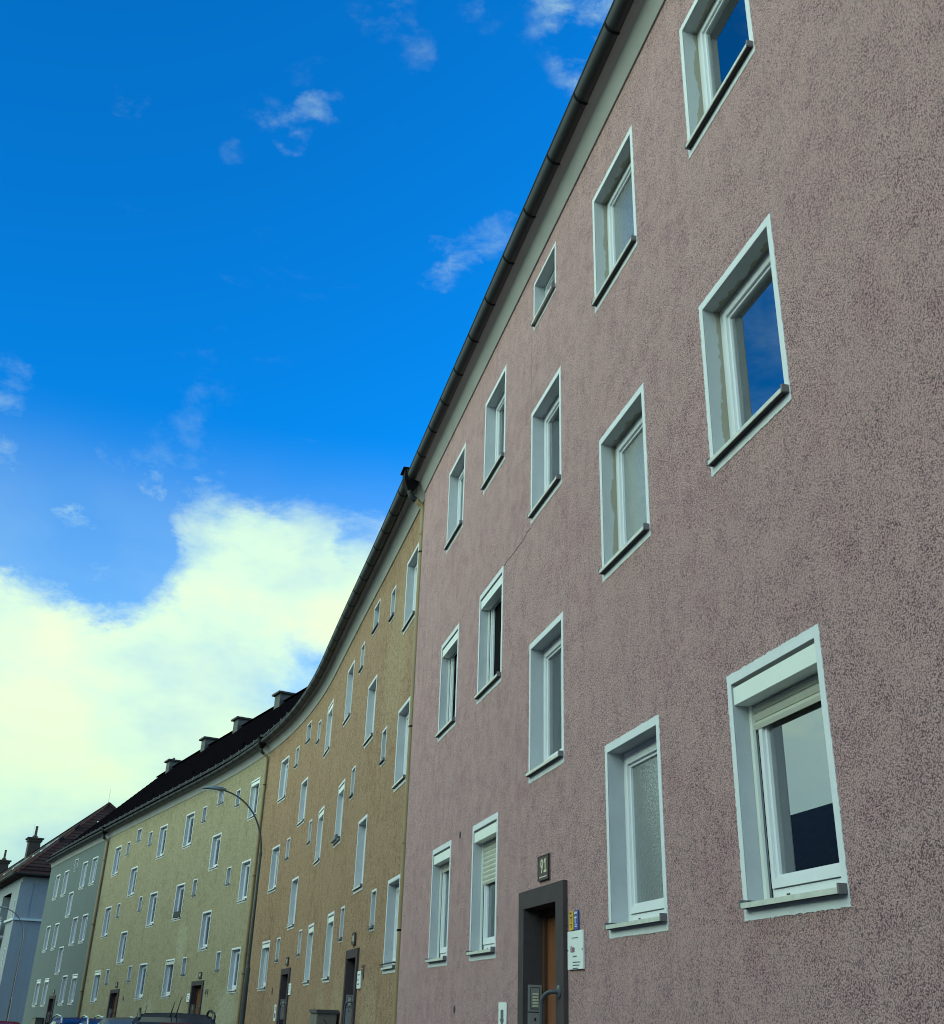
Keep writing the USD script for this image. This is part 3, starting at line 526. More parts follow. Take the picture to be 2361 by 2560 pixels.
# ------------------------------------------------------------------ ochre, green and teal houses on the curve
LIP, GO = 8.12, (.315, 8.47)
PROF = [(0.002, LIP), (.02, LIP), (.028, LIP+.03), (.05, LIP+.12), (.09, LIP+.20), (.15, LIP+.265), (.225, LIP+.29), (.225, LIP+.38), (0.002, LIP+.42)]
ROWS = {1: (.465, 1.86), 2: (3.27, 4.665), 3: (6.054, 7.45)}; SROWS = {1: (1.17, 1.85), 2: (4.0, 4.67), 3: (6.78, 7.44)}
def row_house(name, label, s0, s1, wallmat, big, small, stair, boxes=(), curt=(), **kw):
    root = xf(name); tag(prim(root), label, 'apartment building')
    W = []
    for s in big:
        for r, (a, b) in ROWS.items(): W.append((s-.525, s+.525, a, b, dict(box=(s, r) in boxes, boxmat='slat' if (s, r) in kw.get('grey', ()) else 'shutter', curtain=(s, r) in curt)))
    for s in small:
        for r, (a, b) in SROWS.items(): W.append((s-.24, s+.24, a, b, dict(small=True, nsill=False)))
    doors = []
    for s in stair:
        for a, b in ((1.97, 3.34), (4.79, 6.1)): W.append((s-.52, s+.52, a, b, dict()))
        W.append((s+.12-.35, s+.12+.35, 7.2, 7.84, dict(small=True, nsill=False)))
        doors.append((s-.68, s+.68))
    holes = [w[:4] for w in W]+[(a, b, -2.0, .965) for a, b in doors]
    house_shell(root, F, s0, s1, wallmat, holes, prof=PROF, gc=GO, gr=.098, steps=26, ends=kw.get('ends', (False, False)))
    for w in W: window(root, F, *w[:4], **w[4])
    for a, b in doors: door(root, F, a, b, .965)
    return root
def gp(s, n, z): return tuple(float(q) for q in F(np.array([s, n, z])))
M['ochre'] = stucco('ochre_roughcast', (0.42, 0.265, 0.168), (0.13, 0.075, 0.048), (0.33, 0.19, 0.108), grain=46.0, depth=0.012, pit_shade_amount=0.8, blotch_amount=0.95,
                    patches=[(gp(3.2, 0, 5.7), (.55, 1.2, 1.25)), (gp(3.1, 0, 6.5), (.5, .7, .7)), (gp(7.5, 0, -.2), (.8, .7, .75)), (gp(3.7, 0, -.3), (.7, .75, .75)), (gp(10.0, 0, -.35), (.7, .9, .8))], patch_col=(0.46, 0.32, 0.20))
M['green'] = stucco('yellow_green_roughcast', (0.38, 0.32, 0.21), (0.16, 0.135, 0.085), (0.28, 0.235, 0.14), grain=30.0, depth=0.010, pit_shade_amount=0.65, blotch_amount=0.95,
                    patches=[(gp(30.4, 0, 2.4), (.55, .6, .75)), (gp(33.5, 0, -.3), (.6, .8, .8)), (gp(24.2, 0, -.1), (1.0, 1.2, .6))], patch_col=(0.42, 0.38, 0.27))
M['teal'] = stucco('grey_teal_roughcast', (0.14, 0.165, 0.17), (0.085, 0.10, 0.105), (0.115, 0.135, 0.14), grain=40.0, depth=0.008, pit_shade_amount=0.3, blotch_amount=0.6)
ochre = row_house('ochre_apartment_building', 'ochre brown roughcast house whose front bends, between the pink and the yellow-green one', .8, 22.3, 'ochre', (2.04, 9.24, 12.85, 20.05), (3.88, 7.48, 14.8, 18.3), (5.72, 16.56),
                  boxes={(9.24, 1), (9.24, 2), (12.85, 1), (12.85, 2), (12.85, 3), (20.05, 1)}, ends=(True, False))
green = row_house('green_apartment_building', 'pale yellow-green house with black roof behind the nearer street lamp', 22.3, 44.0, 'green', (23.8, 31.45, 34.94, 41.98), (25.8, 29.73, 36.8, 40.25), (27.8, 38.58),
                  boxes={(23.8, 3), (31.45, 1), (41.98, 1)}, grey={(31.45, 1)}, curt={(34.94, 3), (31.45, 2)})
teal = row_house('teal_apartment_building', 'grey teal house at the far end of the curved row', 44.0, 57.4, 'teal', (46.26, 48.32, 52.57, 54.77), (), (50.4,), boxes={(46.26, 1), (52.57, 1), (54.77, 1)}, ends=(False, True))
downpipe(green, F, 22.42, GO, joints=(4.9, 1.6)); downpipe(teal, F, 44.08, GO, r=.07, pn=.08, joints=(4.1, -.05))
for s in (30.0, 36.5, 42.2): chimney(green, F, s)
chimney(teal, F, 47.4); chimney(teal, F, 54.2, pots=2)
for s, z in ((24.5, 9.6), (29.0, 9.5), (34.5, 9.3), (40.0, 9.2)): obj('vent_pipe', MB(F).tube([(s, -5.5+(14.25-z-.25)*1.0, z), (s, -5.5+(14.25-z-.25)*1.0, z+.55)], .045, 8), 'roof_dark', green)
def snow_guard(root, s0, s1):
    g = xf('snow_guard', root); ss = np.arange(s0, s1+.01, .45); n, z = .16, 8.60
    for dz in (.02, .24): obj('rail', MB(F).tube([(s, n, z+dz) for s in ss], .011, 6), 'guard', g)
    for s in np.arange(s0, s1, .9): obj('post', MB(F).box(s-.014, s+.014, n-.02, n+.02, z-.06, z+.30), 'guard', g)
    m = MB(F)
    for s in np.arange(s0, s1, .075): m.box(s-.004, s+.004, n-.004, n+.004, z+.02, z+.24)
    for dz in (.08, .13, .18): m.sweep([(n-.004, z+dz), (n+.004, z+dz), (n+.004, z+dz+.008), (n-.004, z+dz+.008)], ss)
    tag(obj('guard_mesh', m, 'guard', g), kind='stuff')
snow_guard(ochre, 19.8, 22.3); snow_guard(green, 22.3, 44.0); snow_guard(teal, 44.0, 57.4)
# ------------------------------------------------------------------ blue grey house beyond the row
BO, BT = np.array([-11.5, 82.2]), math.radians(-15.0)
def FB(v):
    v = np.asarray(v, float); s, n, z = v[..., 0], v[..., 1], v[..., 2]
    return np.stack([BO[0]+math.sin(BT)*s-math.cos(BT)*n, BO[1]+math.cos(BT)*s+math.sin(BT)*n, z+EYE], -1)
M['blue_wall'] = stucco('blue_grey_render', (0.27, 0.285, 0.315), (0.21, 0.22, 0.245), (0.24, 0.25, 0.28), grain=30.0, depth=0.004, pit_shade_amount=0.2, blotch_amount=0.5)
M['blue_trim'] = plain('pale_blue_trim', (0.50, 0.54, 0.56), 0.7)
blue = xf('blue_apartment_building'); tag(prim(blue), 'pale blue grey house with brown tiled hip roof and balconies at the left edge', 'apartment building')
LEN = 92.0
bh = [(4.6, 9.2, -.6, 6.6)]
bw = [(1.7, 2.3, 4.85, 5.95), (1.7, 2.3, 1.7, 2.8), (1.7, 2.3, -1.3, -.2), (11.2, 12.2, 4.4, 5.8), (11.2, 12.2, 1.4, 2.8), (14.2, 15.2, 4.4, 5.8), (14.2, 15.2, 1.4, 2.8), (11.2, 12.2, -1.6, -.2), (14.2, 15.2, -1.6, -.2)]
obj('wall', wall_mesh(FB, 0, LEN, -4.0, 7.35, bh+bw, ds=8.0), 'blue_wall', blue)
obj('side_wall', MB(FB).box(.002, .2, -12.0, -.002, -4.0, 7.35), 'blue_wall', blue)
obj('rear_wall', MB(FB).box(0.2, LEN, -12.0, -11.8, -4.0, 7.35), 'blue_wall', blue)
obj('corner_pier', MB(FB).box(-.03, .75, -.75, .10, -4.0, 7.0), 'blue_wall', blue)
obj('string_course', MB(FB).box(-.12, 4.5, 0.101, .16, 4.52, 4.66), 'blue_trim', blue); obj('string_course', MB(FB).box(-.16, -.031, -9.0, .16, 4.52, 4.66), 'blue_trim', blue)
obj('soffit', MB(FB).box(-.55, LEN, -12.5, .62, 7.36, 7.44), 'roof_brown', blue)
for w in bw: window(blue, FB, *w, small=True)
obj('balcony_back', MB(FB).box(4.6, 9.2, -1.45, -1.4, -.6, 6.6), 'blue_wall', blue)
for a in (4.55, 9.2): obj('balcony_cheek', MB(FB).box(a, a+.05, -1.4, -.01, -.6, 6.6), 'blue_wall', blue)
for z in (3.55, .55):
    obj('balcony_slab', MB(FB).box(4.61, 9.19, -1.39, .35, z, z+.14), 'blue_trim', blue)
    obj('balcony_parapet', MB(FB).box(4.61, 9.19, .28, .35, z+.145, z+1.05), 'blue_trim', blue)
    for k in range(3): obj('balcony_rail', MB(FB).box(4.61, 9.19, .29, .34, z+1.12+.12*k, z+1.15+.12*k), 'blue_trim', blue)
for z in (4.3, 1.3):
    m = MB(FB); frame_ring(m, 5.2, 8.6, -1.39, -1.33, z, z+2.0, .08); m.box(6.3, 6.38, -1.39, -1.33, z+.08, z+1.92); m.box(7.4, 7.48, -1.39, -1.33, z+.08, z+1.92); m.box(5.28, 8.52, -1.392, -1.335, z+1.2, z+1.26)
    obj('balcony_window', m, 'pvc', blue); obj('balcony_pane', MB(FB).box(5.28, 8.52, -1.38, -1.37, z+.08, z+1.92), 'glass', blue)
def hip_roof():
    m = MB(FB); N = 24; e, n0, n1, z0, z1 = -.6, .65, -6.0, 7.46, 13.75
    for i in range(N):
        a, b = i/N, (i+1)/N
        def row(t, dz): 
            z = z0+(z1-z0)*t+dz; s = e+(6.2-e)*t; n = n0+(n1-n0)*t; nb = -12.65+(n1+12.65)*t
            return [(LEN, n, z), (s, n, z), (s, nb, z), (LEN, nb, z)]
        V = row(a, .07)+row(b, 0.0)+row(a, -.06)
        T = [t for k in range(3) for t in ((k, k+1, k+5), (k, k+5, k+4), (k+8, k+9, k+1), (k+8, k+1, k))]
        m.add(V, np.array(T))
    return m
obj('roof', hip_roof(), 'roof_brown', blue)
def hp(t, k): return (-.6+6.8*t, .65-6.65*t+(0 if k == 0 else 0), 7.53+6.29*t) if k == 0 else (-.6+6.8*t, -12.65+6.65*t, 7.53+6.29*t)
obj('ridge_cap', MB(FB).tube([(6.2, -6.0, 13.78), (30, -6.0, 13.78), (LEN, -6.0, 13.78)], .11, 8), 'roof_dark', blue)
for k in (0, 1): obj('hip_cap', MB(FB).tube([hp(t, k) for t in (0, .25, .5, .75, 1)], .10, 8), 'roof_brown', blue)
ag = np.linspace(math.pi, 2*math.pi, 9)
m = MB(FB); m.sweep([(.72+.1*math.cos(a), 7.5+.1*math.sin(a)) for a in ag], [-.6, LEN]); obj('gutter', m, 'gutter', blue)
m = MB(lambda v: FB(np.stack([v[..., 1], v[..., 0], v[..., 2]], -1))); m.sweep([(-.67+.1*math.cos(a), 7.5+.1*math.sin(a)) for a in ag], [-12.6, .7]); obj('gutter', m, 'gutter', blue)
m = MB(FB)
for k in range(60): m.box(-.46, -.44, .3-.1*k, .32-.1*k, 7.7, 7.98)
m.box(-.47, -.43, -5.7, .35, 7.98, 8.01); tag(obj('snow_guard', m, 'roof_dark', blue), kind='stuff')
for s_, t in ((9.5, .42), (13.5, .42), (24.0, .40), (30.0, .40)):
    z = 7.46+6.29*t; n = .65-6.65*t
    sk = xf('skylight', blue); V = [(s_+a, n-b*.72, z+.10+b*.68+c) for c in (0.0, .07) for a, b in ((0, 0), (1.1, 0), (1.1, 1.5), (0, 1.5))]
    bx = [(0, 2, 1), (0, 3, 2), (4, 5, 6), (4, 6, 7)]+[t_ for i in range(4) for t_ in ((i, (i+1) % 4, (i+1) % 4+4), (i, (i+1) % 4+4, i+4))]
    obj('frame', MB(FB).add(V, np.array(bx)), 'blue_trim', sk); V2 = [(p[0]+(.1 if p[0] == s_ else -.1), p[1], p[2]+.075) for p in V[:4]]
    obj('pane', MB(FB).add(V2+[(p[0], p[1], p[2]+.012) for p in V2], np.array(bx)), 'glass', sk)
obj('roof_vent', MB(FB).box(3.35, 3.75, -5.25, -4.9, 11.0, 12.0), 'white', blue)
obj('roof_vent', MB(FB).box(2.2, 2.55, -3.7, -3.4, 9.8, 10.7), 'chimney_cap', blue)
for s_ in (45.6, 71.0):
    c = xf('chimney', blue); obj('stack', MB(FB).box(s_-.7, s_+.7, -6.6, -5.4, 12.6, 15.0), 'chimney_brown', c)
    obj('collar', MB(FB).box(s_-.82, s_+.82, -6.72, -5.28, 15.001, 15.25), 'chimney_brown', c); obj('cap', MB(FB).box(s_-.95, s_+.95, -6.85, -5.15, 15.251, 15.4), 'chimney_brown', c)
    obj('pot', MB(FB).tube([(s_, -6, 15.38), (s_, -6, 15.6), (s_, -6, 15.75), (s_, -6, 16.7)], [.3, .3, .14, .13], 10), 'chimney_brown', c)
obj('aerial', MB(FB).tube([(47.8, -6, 13.7), (47.8, -6, 17.2)], .02, 6), 'steel', blue); obj('aerial', MB(FB).tube([(6.6, -6, 13.7), (6.6, -6, 15.0)], .015, 6), 'steel', blue)

# ------------------------------------------------------------------ low houses across the street (they stand in the window panes' reflections)
M['opp_roof'] = plain('grey_brown_old_tiles', (0.06, 0.045, 0.042), 0.9, vary=0.3, vscale=3.0)
M['opp_wall'] = plain('dull_brown_render', (0.13, 0.12, 0.11), 0.9, vary=0.15, vscale=1.0)
def opposite(y0, y1, ridge, label):
    FO = lambda v: np.stack([-15.0+np.asarray(v)[..., 1], np.asarray(v)[..., 0], np.asarray(v)[..., 2]+EYE], -1)
    r = xf('low_house'); tag(prim(r), label, 'house')
    W = [(y, y+1.1, z, z+1.4) for y in np.arange(y0+1.5, y1-2, 2.7) for z in (-.75, 1.75)]
    obj('wall', wall_mesh(FO, y0, y1, -3.2, 3.6, W, ds=4.0), 'opp_wall', r)
    obj('rear_wall', MB(FO).box(y0, y1, -10, -9.8, -3.2, 3.6), 'opp_wall', r)
    for q in (y0, y1-.2): obj('end_wall', MB(FO).sweep([(-.02, -3.2), (-9.78, -3.2), (-9.78, 3.5), (-5, ridge-.2), (-.02, 3.5)], [q+.002, q+.198]), 'opp_wall', r)
    obj('roof', MB(FO).sweep([(.5, 3.45), (-5, ridge), (-10.5, 3.45), (-10.5, 3.3), (-5, ridge-.16), (.5, 3.3)], [y0-.3, y1+.3]), 'opp_roof', r)
    obj('eaves_board', MB(FO).box(y0-.2, y1+.2, .02, .48, 3.2, 3.29), 'blue_trim', r)
    for w in W:
        x = xf('window', r); obj('frame', frame_ring(MB(FO), w[0], w[1], -.14, -.06, w[2], w[3], .07), 'pvc', x); obj('pane', MB(FO).box(w[0]+.06, w[1]-.06, -.11, -.10, w[2]+.06, w[3]-.06), 'glass', x)
    for y in (y0+5, y1-4): obj('chimney', MB(FO).box(y-.4, y+.4, -5.4, -4.7, ridge-.6, ridge+.8), 'chimney_brown', r)
opposite(-34, 21, 8.5, 'low brown house across the street, mirrored in the lowest large window')
opposite(22, 62, 8.5, 'second low house across the street, mirrored in the far windows')

# ------------------------------------------------------------------ street lamps
def ground_z(y): return float(np.interp(y-15.3, KS, DZ))
def street_lamp(loc, label, rot=0.0):
    r = xf('street_lamp', loc=loc, rotz=rot); tag(prim(r), label, 'street lamp', 'curved street lamps along the pavement')
    obj('base_sleeve', MB().tube([(0, 0, 0), (0, 0, 2.75), (0, 0, 2.8), (0, 0, 2.84)], [.076, .072, .07, .052], 16), 'lamp', r, smooth=40)
    obj('pole', MB().tube([(0, 0, 2.8), (0, 0, 6.05)], [.048, .038], 14), 'lamp', r, smooth=40)
    obj('collar', MB().tube([(0, 0, 6.0), (0, 0, 6.12)], .047, 14), 'lamp', r, smooth=40)
    k = np.linspace(0, 1, 18)
    P = np.array([(0, 0, 6.05), (0, 0, 6.9), (-.45, 0, 7.74), (-1.40, 0, 7.93)])
    arc = [((1-t)**3)*P[0]+3*t*(1-t)**2*P[1]+3*t*t*(1-t)*P[2]+t**3*P[3] for t in k]
    obj('arm', MB().tube(arc, np.linspace(.031, .023, 18), 12), 'lamp', r, smooth=40)
    # flat drop-shaped head
    V = []; T = []; seg = 14; prof = [(-1.30, .04, .04), (-1.36, .075, .075), (-1.5, .13, .095), (-1.68, .16, .09), (-1.86, .15, .07), (-2.0, .10, .045), (-2.06, .03, .02)]
    for (x, w, h) in prof:
        for a in range(seg):
            q = 2*math.pi*a/seg; zz = math.sin(q); V.append((x, w*math.cos(q), 7.93+.02*(-x-1.3)+(h*zz if zz > 0 else .45*h*zz)))
    for i in range(len(prof)-1):
        for a in range(seg): p, q = i*seg+a, i*seg+(a+1) % seg; T += [(p, q, q+seg), (p, q+seg, p+seg)]
    n = len(V); V += [(-1.29, 0, 7.93), (-2.07, 0, 7.945)]
    for a in range(seg): T += [(n, (a+1) % seg, a), (n+1, (len(prof)-1)*seg+a, (len(prof)-1)*seg+(a+1) % seg)]
    obj('lamp_head', MB().add(V, np.array(T)), 'lamp_head', r, smooth=50)
    obj('lamp_glass', MB().box(-1.95, -1.55, -.07, .07, 7.885, 7.9), 'glass', r)
    obj('service_door', MB().box(-.045, .045, -.096, -.083, .6, 1.0), 'lamp', r)
    return r
street_lamp((1.915, 35.0, ground_z(35)+.13), 'curved grey street lamp rising before the yellow-green house', 2.0)
street_lamp((-9.95, 76.0, ground_z(76)-.02), 'small distant street lamp before the blue grey house', 8.0)

# ------------------------------------------------------------------ parked cars
def car_paint(name, col): return mat(name, {'d': ('diffuse_bsdf', {'color': col}), 'g': ('glossy_bsdf', {'color': (1, 1, 1), 'roughness': 0.10}), 'm': ('mix_closure', {'fac': 0.09})}, [('d.BSDF', 'm.closure1'), ('g.BSDF', 'm.closure2')], 'm.closure')
M['car_navy'] = car_paint('navy_car_paint', (0.006, 0.010, 0.028)); M['car_blue'] = car_paint('blue_car_paint', (0.007, 0.022, 0.10)); M['car_red'] = car_paint('dark_red_car_paint', (0.20, 0.008, 0.014)); M['car_silver'] = car_paint('silver_car_paint', (0.10, 0.105, 0.11)); M['car_dark'] = car_paint('charcoal_car_paint', (0.02, 0.022, 0.025))
M['car_glass'] = mat('dark_car_glass', {'p': ('principled_bsdf', {'base_color': (0.01, 0.012, 0.013), 'roughness': 0.03, 'specular_ior_level': 0.8})}); M['tyre'] = plain('tyre_rubber', (0.02, 0.02, 0.02), 0.85); M['chrome'] = plain('bright_chrome', (0.72, 0.73, 0.72), 0.16, metal=1.0, vary=0.01)
M['tail'] = plain('red_lamp_lens', (0.10, 0.005, 0.010), 0.15, coat=1.0)
ESTATE = [(0.0, .42, .74, .92, .62, .96), (.05, .30, .84, .97, .63, 1.12), (.22, .24, .89, .98, .60, 1.42), (.42, .22, .90, .98, .605, 1.50), (1.0, .2, .90, .97, .62, 1.545), (1.7, .2, .90, .96, .63, 1.56), (2.4, .2, .90, .95, .62, 1.53), (2.85, .2, .90, .95, .60, 1.42), (3.5, .2, .89, .94, .66, 1.02), (4.15, .24, .86, .86, .6, .90), (4.42, .30, .80, .74, .55, .78), (4.55, .42, .66, .62, .5, .66)]
HATCH = [(0.0, .42, .72, .88, .60, .92), (.06, .30, .82, .94, .60, 1.08), (.35, .24, .86, .95, .57, 1.36), (.6, .22, .87, .95, .58, 1.42), (1.1, .2, .87, .94, .59, 1.46), (1.6, .2, .87, .93, .59, 1.455), (2.1, .2, .87, .92, .58, 1.40), (2.45, .2, .87, .92, .57, 1.28), (3.1, .2, .86, .91, .63, .98), (3.65, .24, .83, .84, .58, .88), (3.9, .30, .77, .72, .52, .76), (4.0, .42, .64, .6, .48, .64)]
def car(name, ST, loc, rot, paint, label, rails=None, aerials=(), scale_z=1.0, brake=False):
    r = xf(name, loc=loc, rotz=rot); tag(prim(r), label, 'car', 'cars parked along the kerb')
    ST = np.array(ST); L = ST[-1, 0]; ys = np.unique(np.concatenate([ST[:, 0], np.linspace(0, L, 46)]))
    I = [np.interp(ys, ST[:, 0], ST[:, k]) for k in range(1, 6)]
    def sec(i, tt=None):
        zb, hw, zbel, hr, zr = (a[i] for a in I)
        zr = max(zr, zbel+.02)
        return [(0, zb), (hw*.9, zb), (hw*.985, zb+.12), (hw, zb+(zbel-zb)*.55), (hw*.985, zbel-.05), (hw*.955, zbel), (hr+.035+(hw*.955-hr-.035)*.06, zbel+(zr-zbel)*.80), (hr*.97, zbel+(zr-zbel)*.94), (hr*.78, zr-.006), (0, zr+.012)]
    V = []; T = []; K = 18
    for i, y in enumerate(ys):
        h = sec(i); ring = h+[(-x, z) for x, z in h[-2:0:-1]]
        V += [(x, y, z*scale_z) for x, z in ring]
    for i in range(len(ys)-1):
        for k in range(K): a, b = i*K+k, i*K+(k+1) % K; T += [(a, b, b+K), (a, b+K, a+K)]
    n = len(V); V += [(0, 0, .7), (0, L, .55)]
    for k in range(K): T += [(n, (k+1) % K, k), (n+1, (len(ys)-1)*K+k, (len(ys)-1)*K+(k+1) % K)]
    obj('body', MB().add(V, np.array(T)), paint, r, smooth=28)
    def P(y, t, side, off=.006):
        j = [float(np.interp(y, ST[:, 0], ST[:, k])) for k in range(1, 6)]; zb, hw, zbel, hr, zr = j; zr = max(zr, zbel+.02)
        a = np.array((hw*.955, zbel)); b = np.array((hr+.035+(hw*.955-hr-.035)*.06, zbel+(zr-zbel)*.80)); p = a+(b-a)*t; d = b-a; nn = np.array((d[1], -d[0])); nn = nn/np.linalg.norm(nn)*off
        return (side*(p[0]+nn[0]), y, (p[1]+nn[1])*scale_z)
    top = int(np.argmax(ST[:, 5])); front = ST[[k for k in range(len(ST)) if ST[k, 5]-ST[k, 3] < .2 and ST[k, 0] > 2][0], 0]
    for (ya, yb) in ((.45, 1.15), (1.22, 1.98), (2.05, front-.62)):
        for sd in (-1, 1):
            V = [P(y, t, sd, o) for o in (.004, .009) for t in (.06, .98) for y in np.linspace(ya, yb, 5)]; T = []
            for k in range(4): T += [(k, k+1, k+6), (k, k+6, k+5), (k+10, k+16, k+11), (k+10, k+15, k+16)]
            obj('side_window', MB().add(V, np.array(T)), 'car_glass', r)
            obj('window_trim', MB().tube([P(y, .03, sd, .01) for y in np.linspace(ya, yb, 5)], .010, 6), 'chrome', r)
    def across(ya, yb, name):
        V = []; T = []; ny = 5; nx = 7
        for o in (.006, .012):
            for y in np.linspace(ya, yb, ny):
                j = [float(np.interp(y, ST[:, 0], ST[:, k])) for k in range(1, 6)]; zr = max(j[4], j[2]+.02); hwid = j[3]*.9
                for x in np.linspace(-1, 1, nx): V.append((x*hwid, y+(-o if ya < 1 else o), (zr+o-.004-.02*abs(x)**3)*scale_z))
        for q in (0, ny*nx):
            for i in range(ny-1):
                for k in range(nx-1): a = q+i*nx+k; T += [(a, a+1, a+nx+1), (a, a+nx+1, a+nx)]
        obj(name, MB().add(V, np.array(T)), 'car_glass', r)
    across(.09, .21 if ST[2, 0] < .3 else .33, 'rear_window'); across(ST[np.argmax(ST[:, 0] > 2.3), 0]+.4, front-.06, 'windscreen')
    for y in (.78, L-.85):
        for sd in (-1, 1):
            w = xf('wheel', r); q = [(sd*x, y, .31) for x in (.66, .68, .84, .87)]
            obj('tyre', MB().tube(q, [.27, .31, .31, .27], 22), 'tyre', w, smooth=40); obj('rim', MB().tube([(sd*.872, y, .31), (sd*.882, y, .31)], [.2, .17], 14), 'steel', w)
    for sd in (-1, 1):
        obj('tail_light', MB().box(sd*.60, sd*.835, .005, .10, .80*scale_z, .93*scale_z), 'tail', r); obj('headlight', MB().box(sd*.45, sd*.72, L-.16, L-.05, .62*scale_z, .73*scale_z), 'chrome', r)
        obj('mirror', MB().tube([(sd*.88, front-.55, .98*scale_z), (sd*.96, front-.56, 1.02*scale_z), (sd*1.04, front-.56, 1.02*scale_z)], [.03, .08, .07], 8), paint, r, smooth=50)
    obj('rear_bumper', MB().box(-.78, .78, -.05, .10, .38, .58), paint, r); obj('number_plate', MB().box(-.26, .26, -.056, -.051, .62, .73), 'white', r)
    if rails:
        for sd in (-1, 1):
            zr = lambda y: float(np.interp(y, ST[:, 0], ST[:, 5]))*scale_z
            pts = [(sd*.575, .42, zr(.42)-.05), (sd*.585, .47, zr(.5)+.05), (sd*.585, .62, zr(.62)+.072)]+[(sd*.585, y, zr(y)+.062) for y in np.linspace(.9, 2.5, 6)]+[(sd*.58, 2.72, zr(2.72)+.0)]
            obj('roof_rail', MB().tube(pts, [.034, .034, .028]+[.02]*6+[.02], 8), rails, r, smooth=40)
    if brake:
        obj('spoiler', MB().add([(-.60, .06, 1.455*scale_z), (.60, .06, 1.455*scale_z), (.60, .45, 1.515*scale_z), (-.60, .45, 1.515*scale_z), (-.60, .06, 1.415*scale_z), (.60, .06, 1.415*scale_z), (.60, .45, 1.42*scale_z), (-.60, .45, 1.42*scale_z)], np.array([(0, 1, 2, 3), (4, 7, 6, 5), (0, 4, 5, 1), (1, 5, 6, 2), (2, 6, 7, 3), (3, 7, 4, 0)])), paint, r)
        obj('brake_light', MB().box(-.235, .235, .054, .06, 1.418*scale_z, 1.45*scale_z), 'tail', r)
    for (x, y, h, lean) in aerials: obj('aerial', MB().tube([(x, y, float(np.interp(y, ST[:, 0], ST[:, 5]))*scale_z-.01), (x+lean*.3, y-.02, float(np.interp(y, ST[:, 0], ST[:, 5]))*scale_z+.06), (x+lean, y-.06, float(np.interp(y, ST[:, 0], ST[:, 5]))*scale_z+h)], [.022, .010, .005], 8), 'black', r)
    return r
car('parked_car', ESTATE, (.03, 18.9, ground_z(20)), 1.5, 'car_navy', 'dark blue estate car with roof rails and aerials, nearest of the row', rails='car_dark', aerials=((-.02, .75, .30, .07), (-.10, .78, .22, .05)), scale_z=1.06, brake=True)
car('parked_car', HATCH, (-.83, 25.6, ground_z(27)), 6, 'car_silver', 'grey car with bright window trim just beyond the dark blue estate car', aerials=((.25, 1.0, .28, .04),), scale_z=1.03)
car('parked_car', HATCH, (-1.45, 30.2, ground_z(31)), 10, 'car_blue', 'bright blue car with chrome window trim behind the grey one', rails='chrome', scale_z=.98)
car('parked_car', HATCH, (-2.45, 34.6, ground_z(36)), 13, 'car_blue', 'blue car farthest along the kerb, before the yellow-green house', rails='chrome', scale_z=.99)
car('parked_car', HATCH, (-7.25, 56.6, ground_z(58)), 17, 'car_red', 'dark red car before the blue grey house', scale_z=1.0)
car('parked_car', HATCH, (-7.9, 50.5, ground_z(52)), 17, 'car_dark', 'charcoal car at the lower left corner', scale_z=.98)

# ------------------------------------------------------------------ cabinets, signs and small things
def cabinet(s, label, L=1.1, top=-.06):
    c = xf('electricity_cabinet'); tag(prim(c), label, 'cabinet')
    obj('body', MB(F).box(s, s+L, .06, .42, -1.72, top-.06), 'cabinet', c); obj('lid', MB(F).box(s-.03, s+L+.03, .03, .45, top-.06, top), 'cabinet_lid', c)
    for a in (s+.02, s+L/2+.01): obj('door', MB(F).box(a, a+L/2-.03, .42, .432, -1.6, top-.1), 'cabinet', c)
    obj('handle', MB(F).box(s+L/2-.06, s+L/2-.03, .433, .455, -.9, -.72), 'black', c); obj('sticker', MB(F).box(s+.1, s+.3, .433, .436, -.62, -.42), 'white', c)
    return c
cb = cabinet(6.85, 'grey switch cabinet with scribbled side beside the nearer brown door of the ochre house')
FS = lambda v: F(np.stack([6.85-np.asarray(v)[..., 2], np.asarray(v)[..., 0], np.asarray(v)[..., 1]], -1))
for pts in ([(.30, -.22), (.22, -.33), (.13, -.50)], [(.34, -.40), (.28, -.37), (.25, -.44)], [(.33, -.50), (.27, -.46), (.22, -.56)], [(.27, -.35), (.25, -.62)]):
    obj('scribble', MB(FS).tube([(a, b, .002) for a, b in pts], .007, 6), 'black', str(cb))
cabinet(51.5, 'grey cabinet against the grey teal house', L=1.0, top=-.08)
sign('house_number_plate', FP, 9.47, 1.25, .30, .21, 'enamel', 'brown enamel house number plate reading 91 over the nearest door', 'number plate', texts=[('91', .07, .145, .11, 'paper_yellow', True, .95)], marks=[(.04, .178, .22, .008, 'sill')], screws=[(.015, .015), (.285, .015), (.015, .195), (.285, .195)], rim='black', th=.016)
sign('gas_marker_plate', FP, 8.645, .735, .10, .145, 'yellow', 'small yellow marker plate, beside the blue one', 'marker plate', marks=[(.02, .045, .06, .006, 'black'), (.047, .051, .006, .035, 'black'), (.02, .012, .04, .012, 'black'), (.03, .10, .035, .006, 'black'), (.055, .106, .006, .022, 'black')], round_=True, th=.01)
sign('water_marker_plate', FP, 8.53, .735, .10, .148, 'blue_plate', 'small blue marker plate above the white notice', 'marker plate', marks=[(.018, .05, .05, .010, 'white'), (.03, .06, .009, .04, 'white'), (.02, .012, .02, .018, 'white'), (.05, .014, .025, .014, 'white'), (.025, .108, .05, .006, 'white'), (.025, .120, .05, .006, 'white')], round_=True, th=.01)
dots = []
def words(x, y, lens, h=.006):
    for l in lens: dots.append((x, y, l, h, 'grey_ink')); x += l+.006
words(.105, .048, (.05, .09)); words(.13, .182, (.085,), .009); 
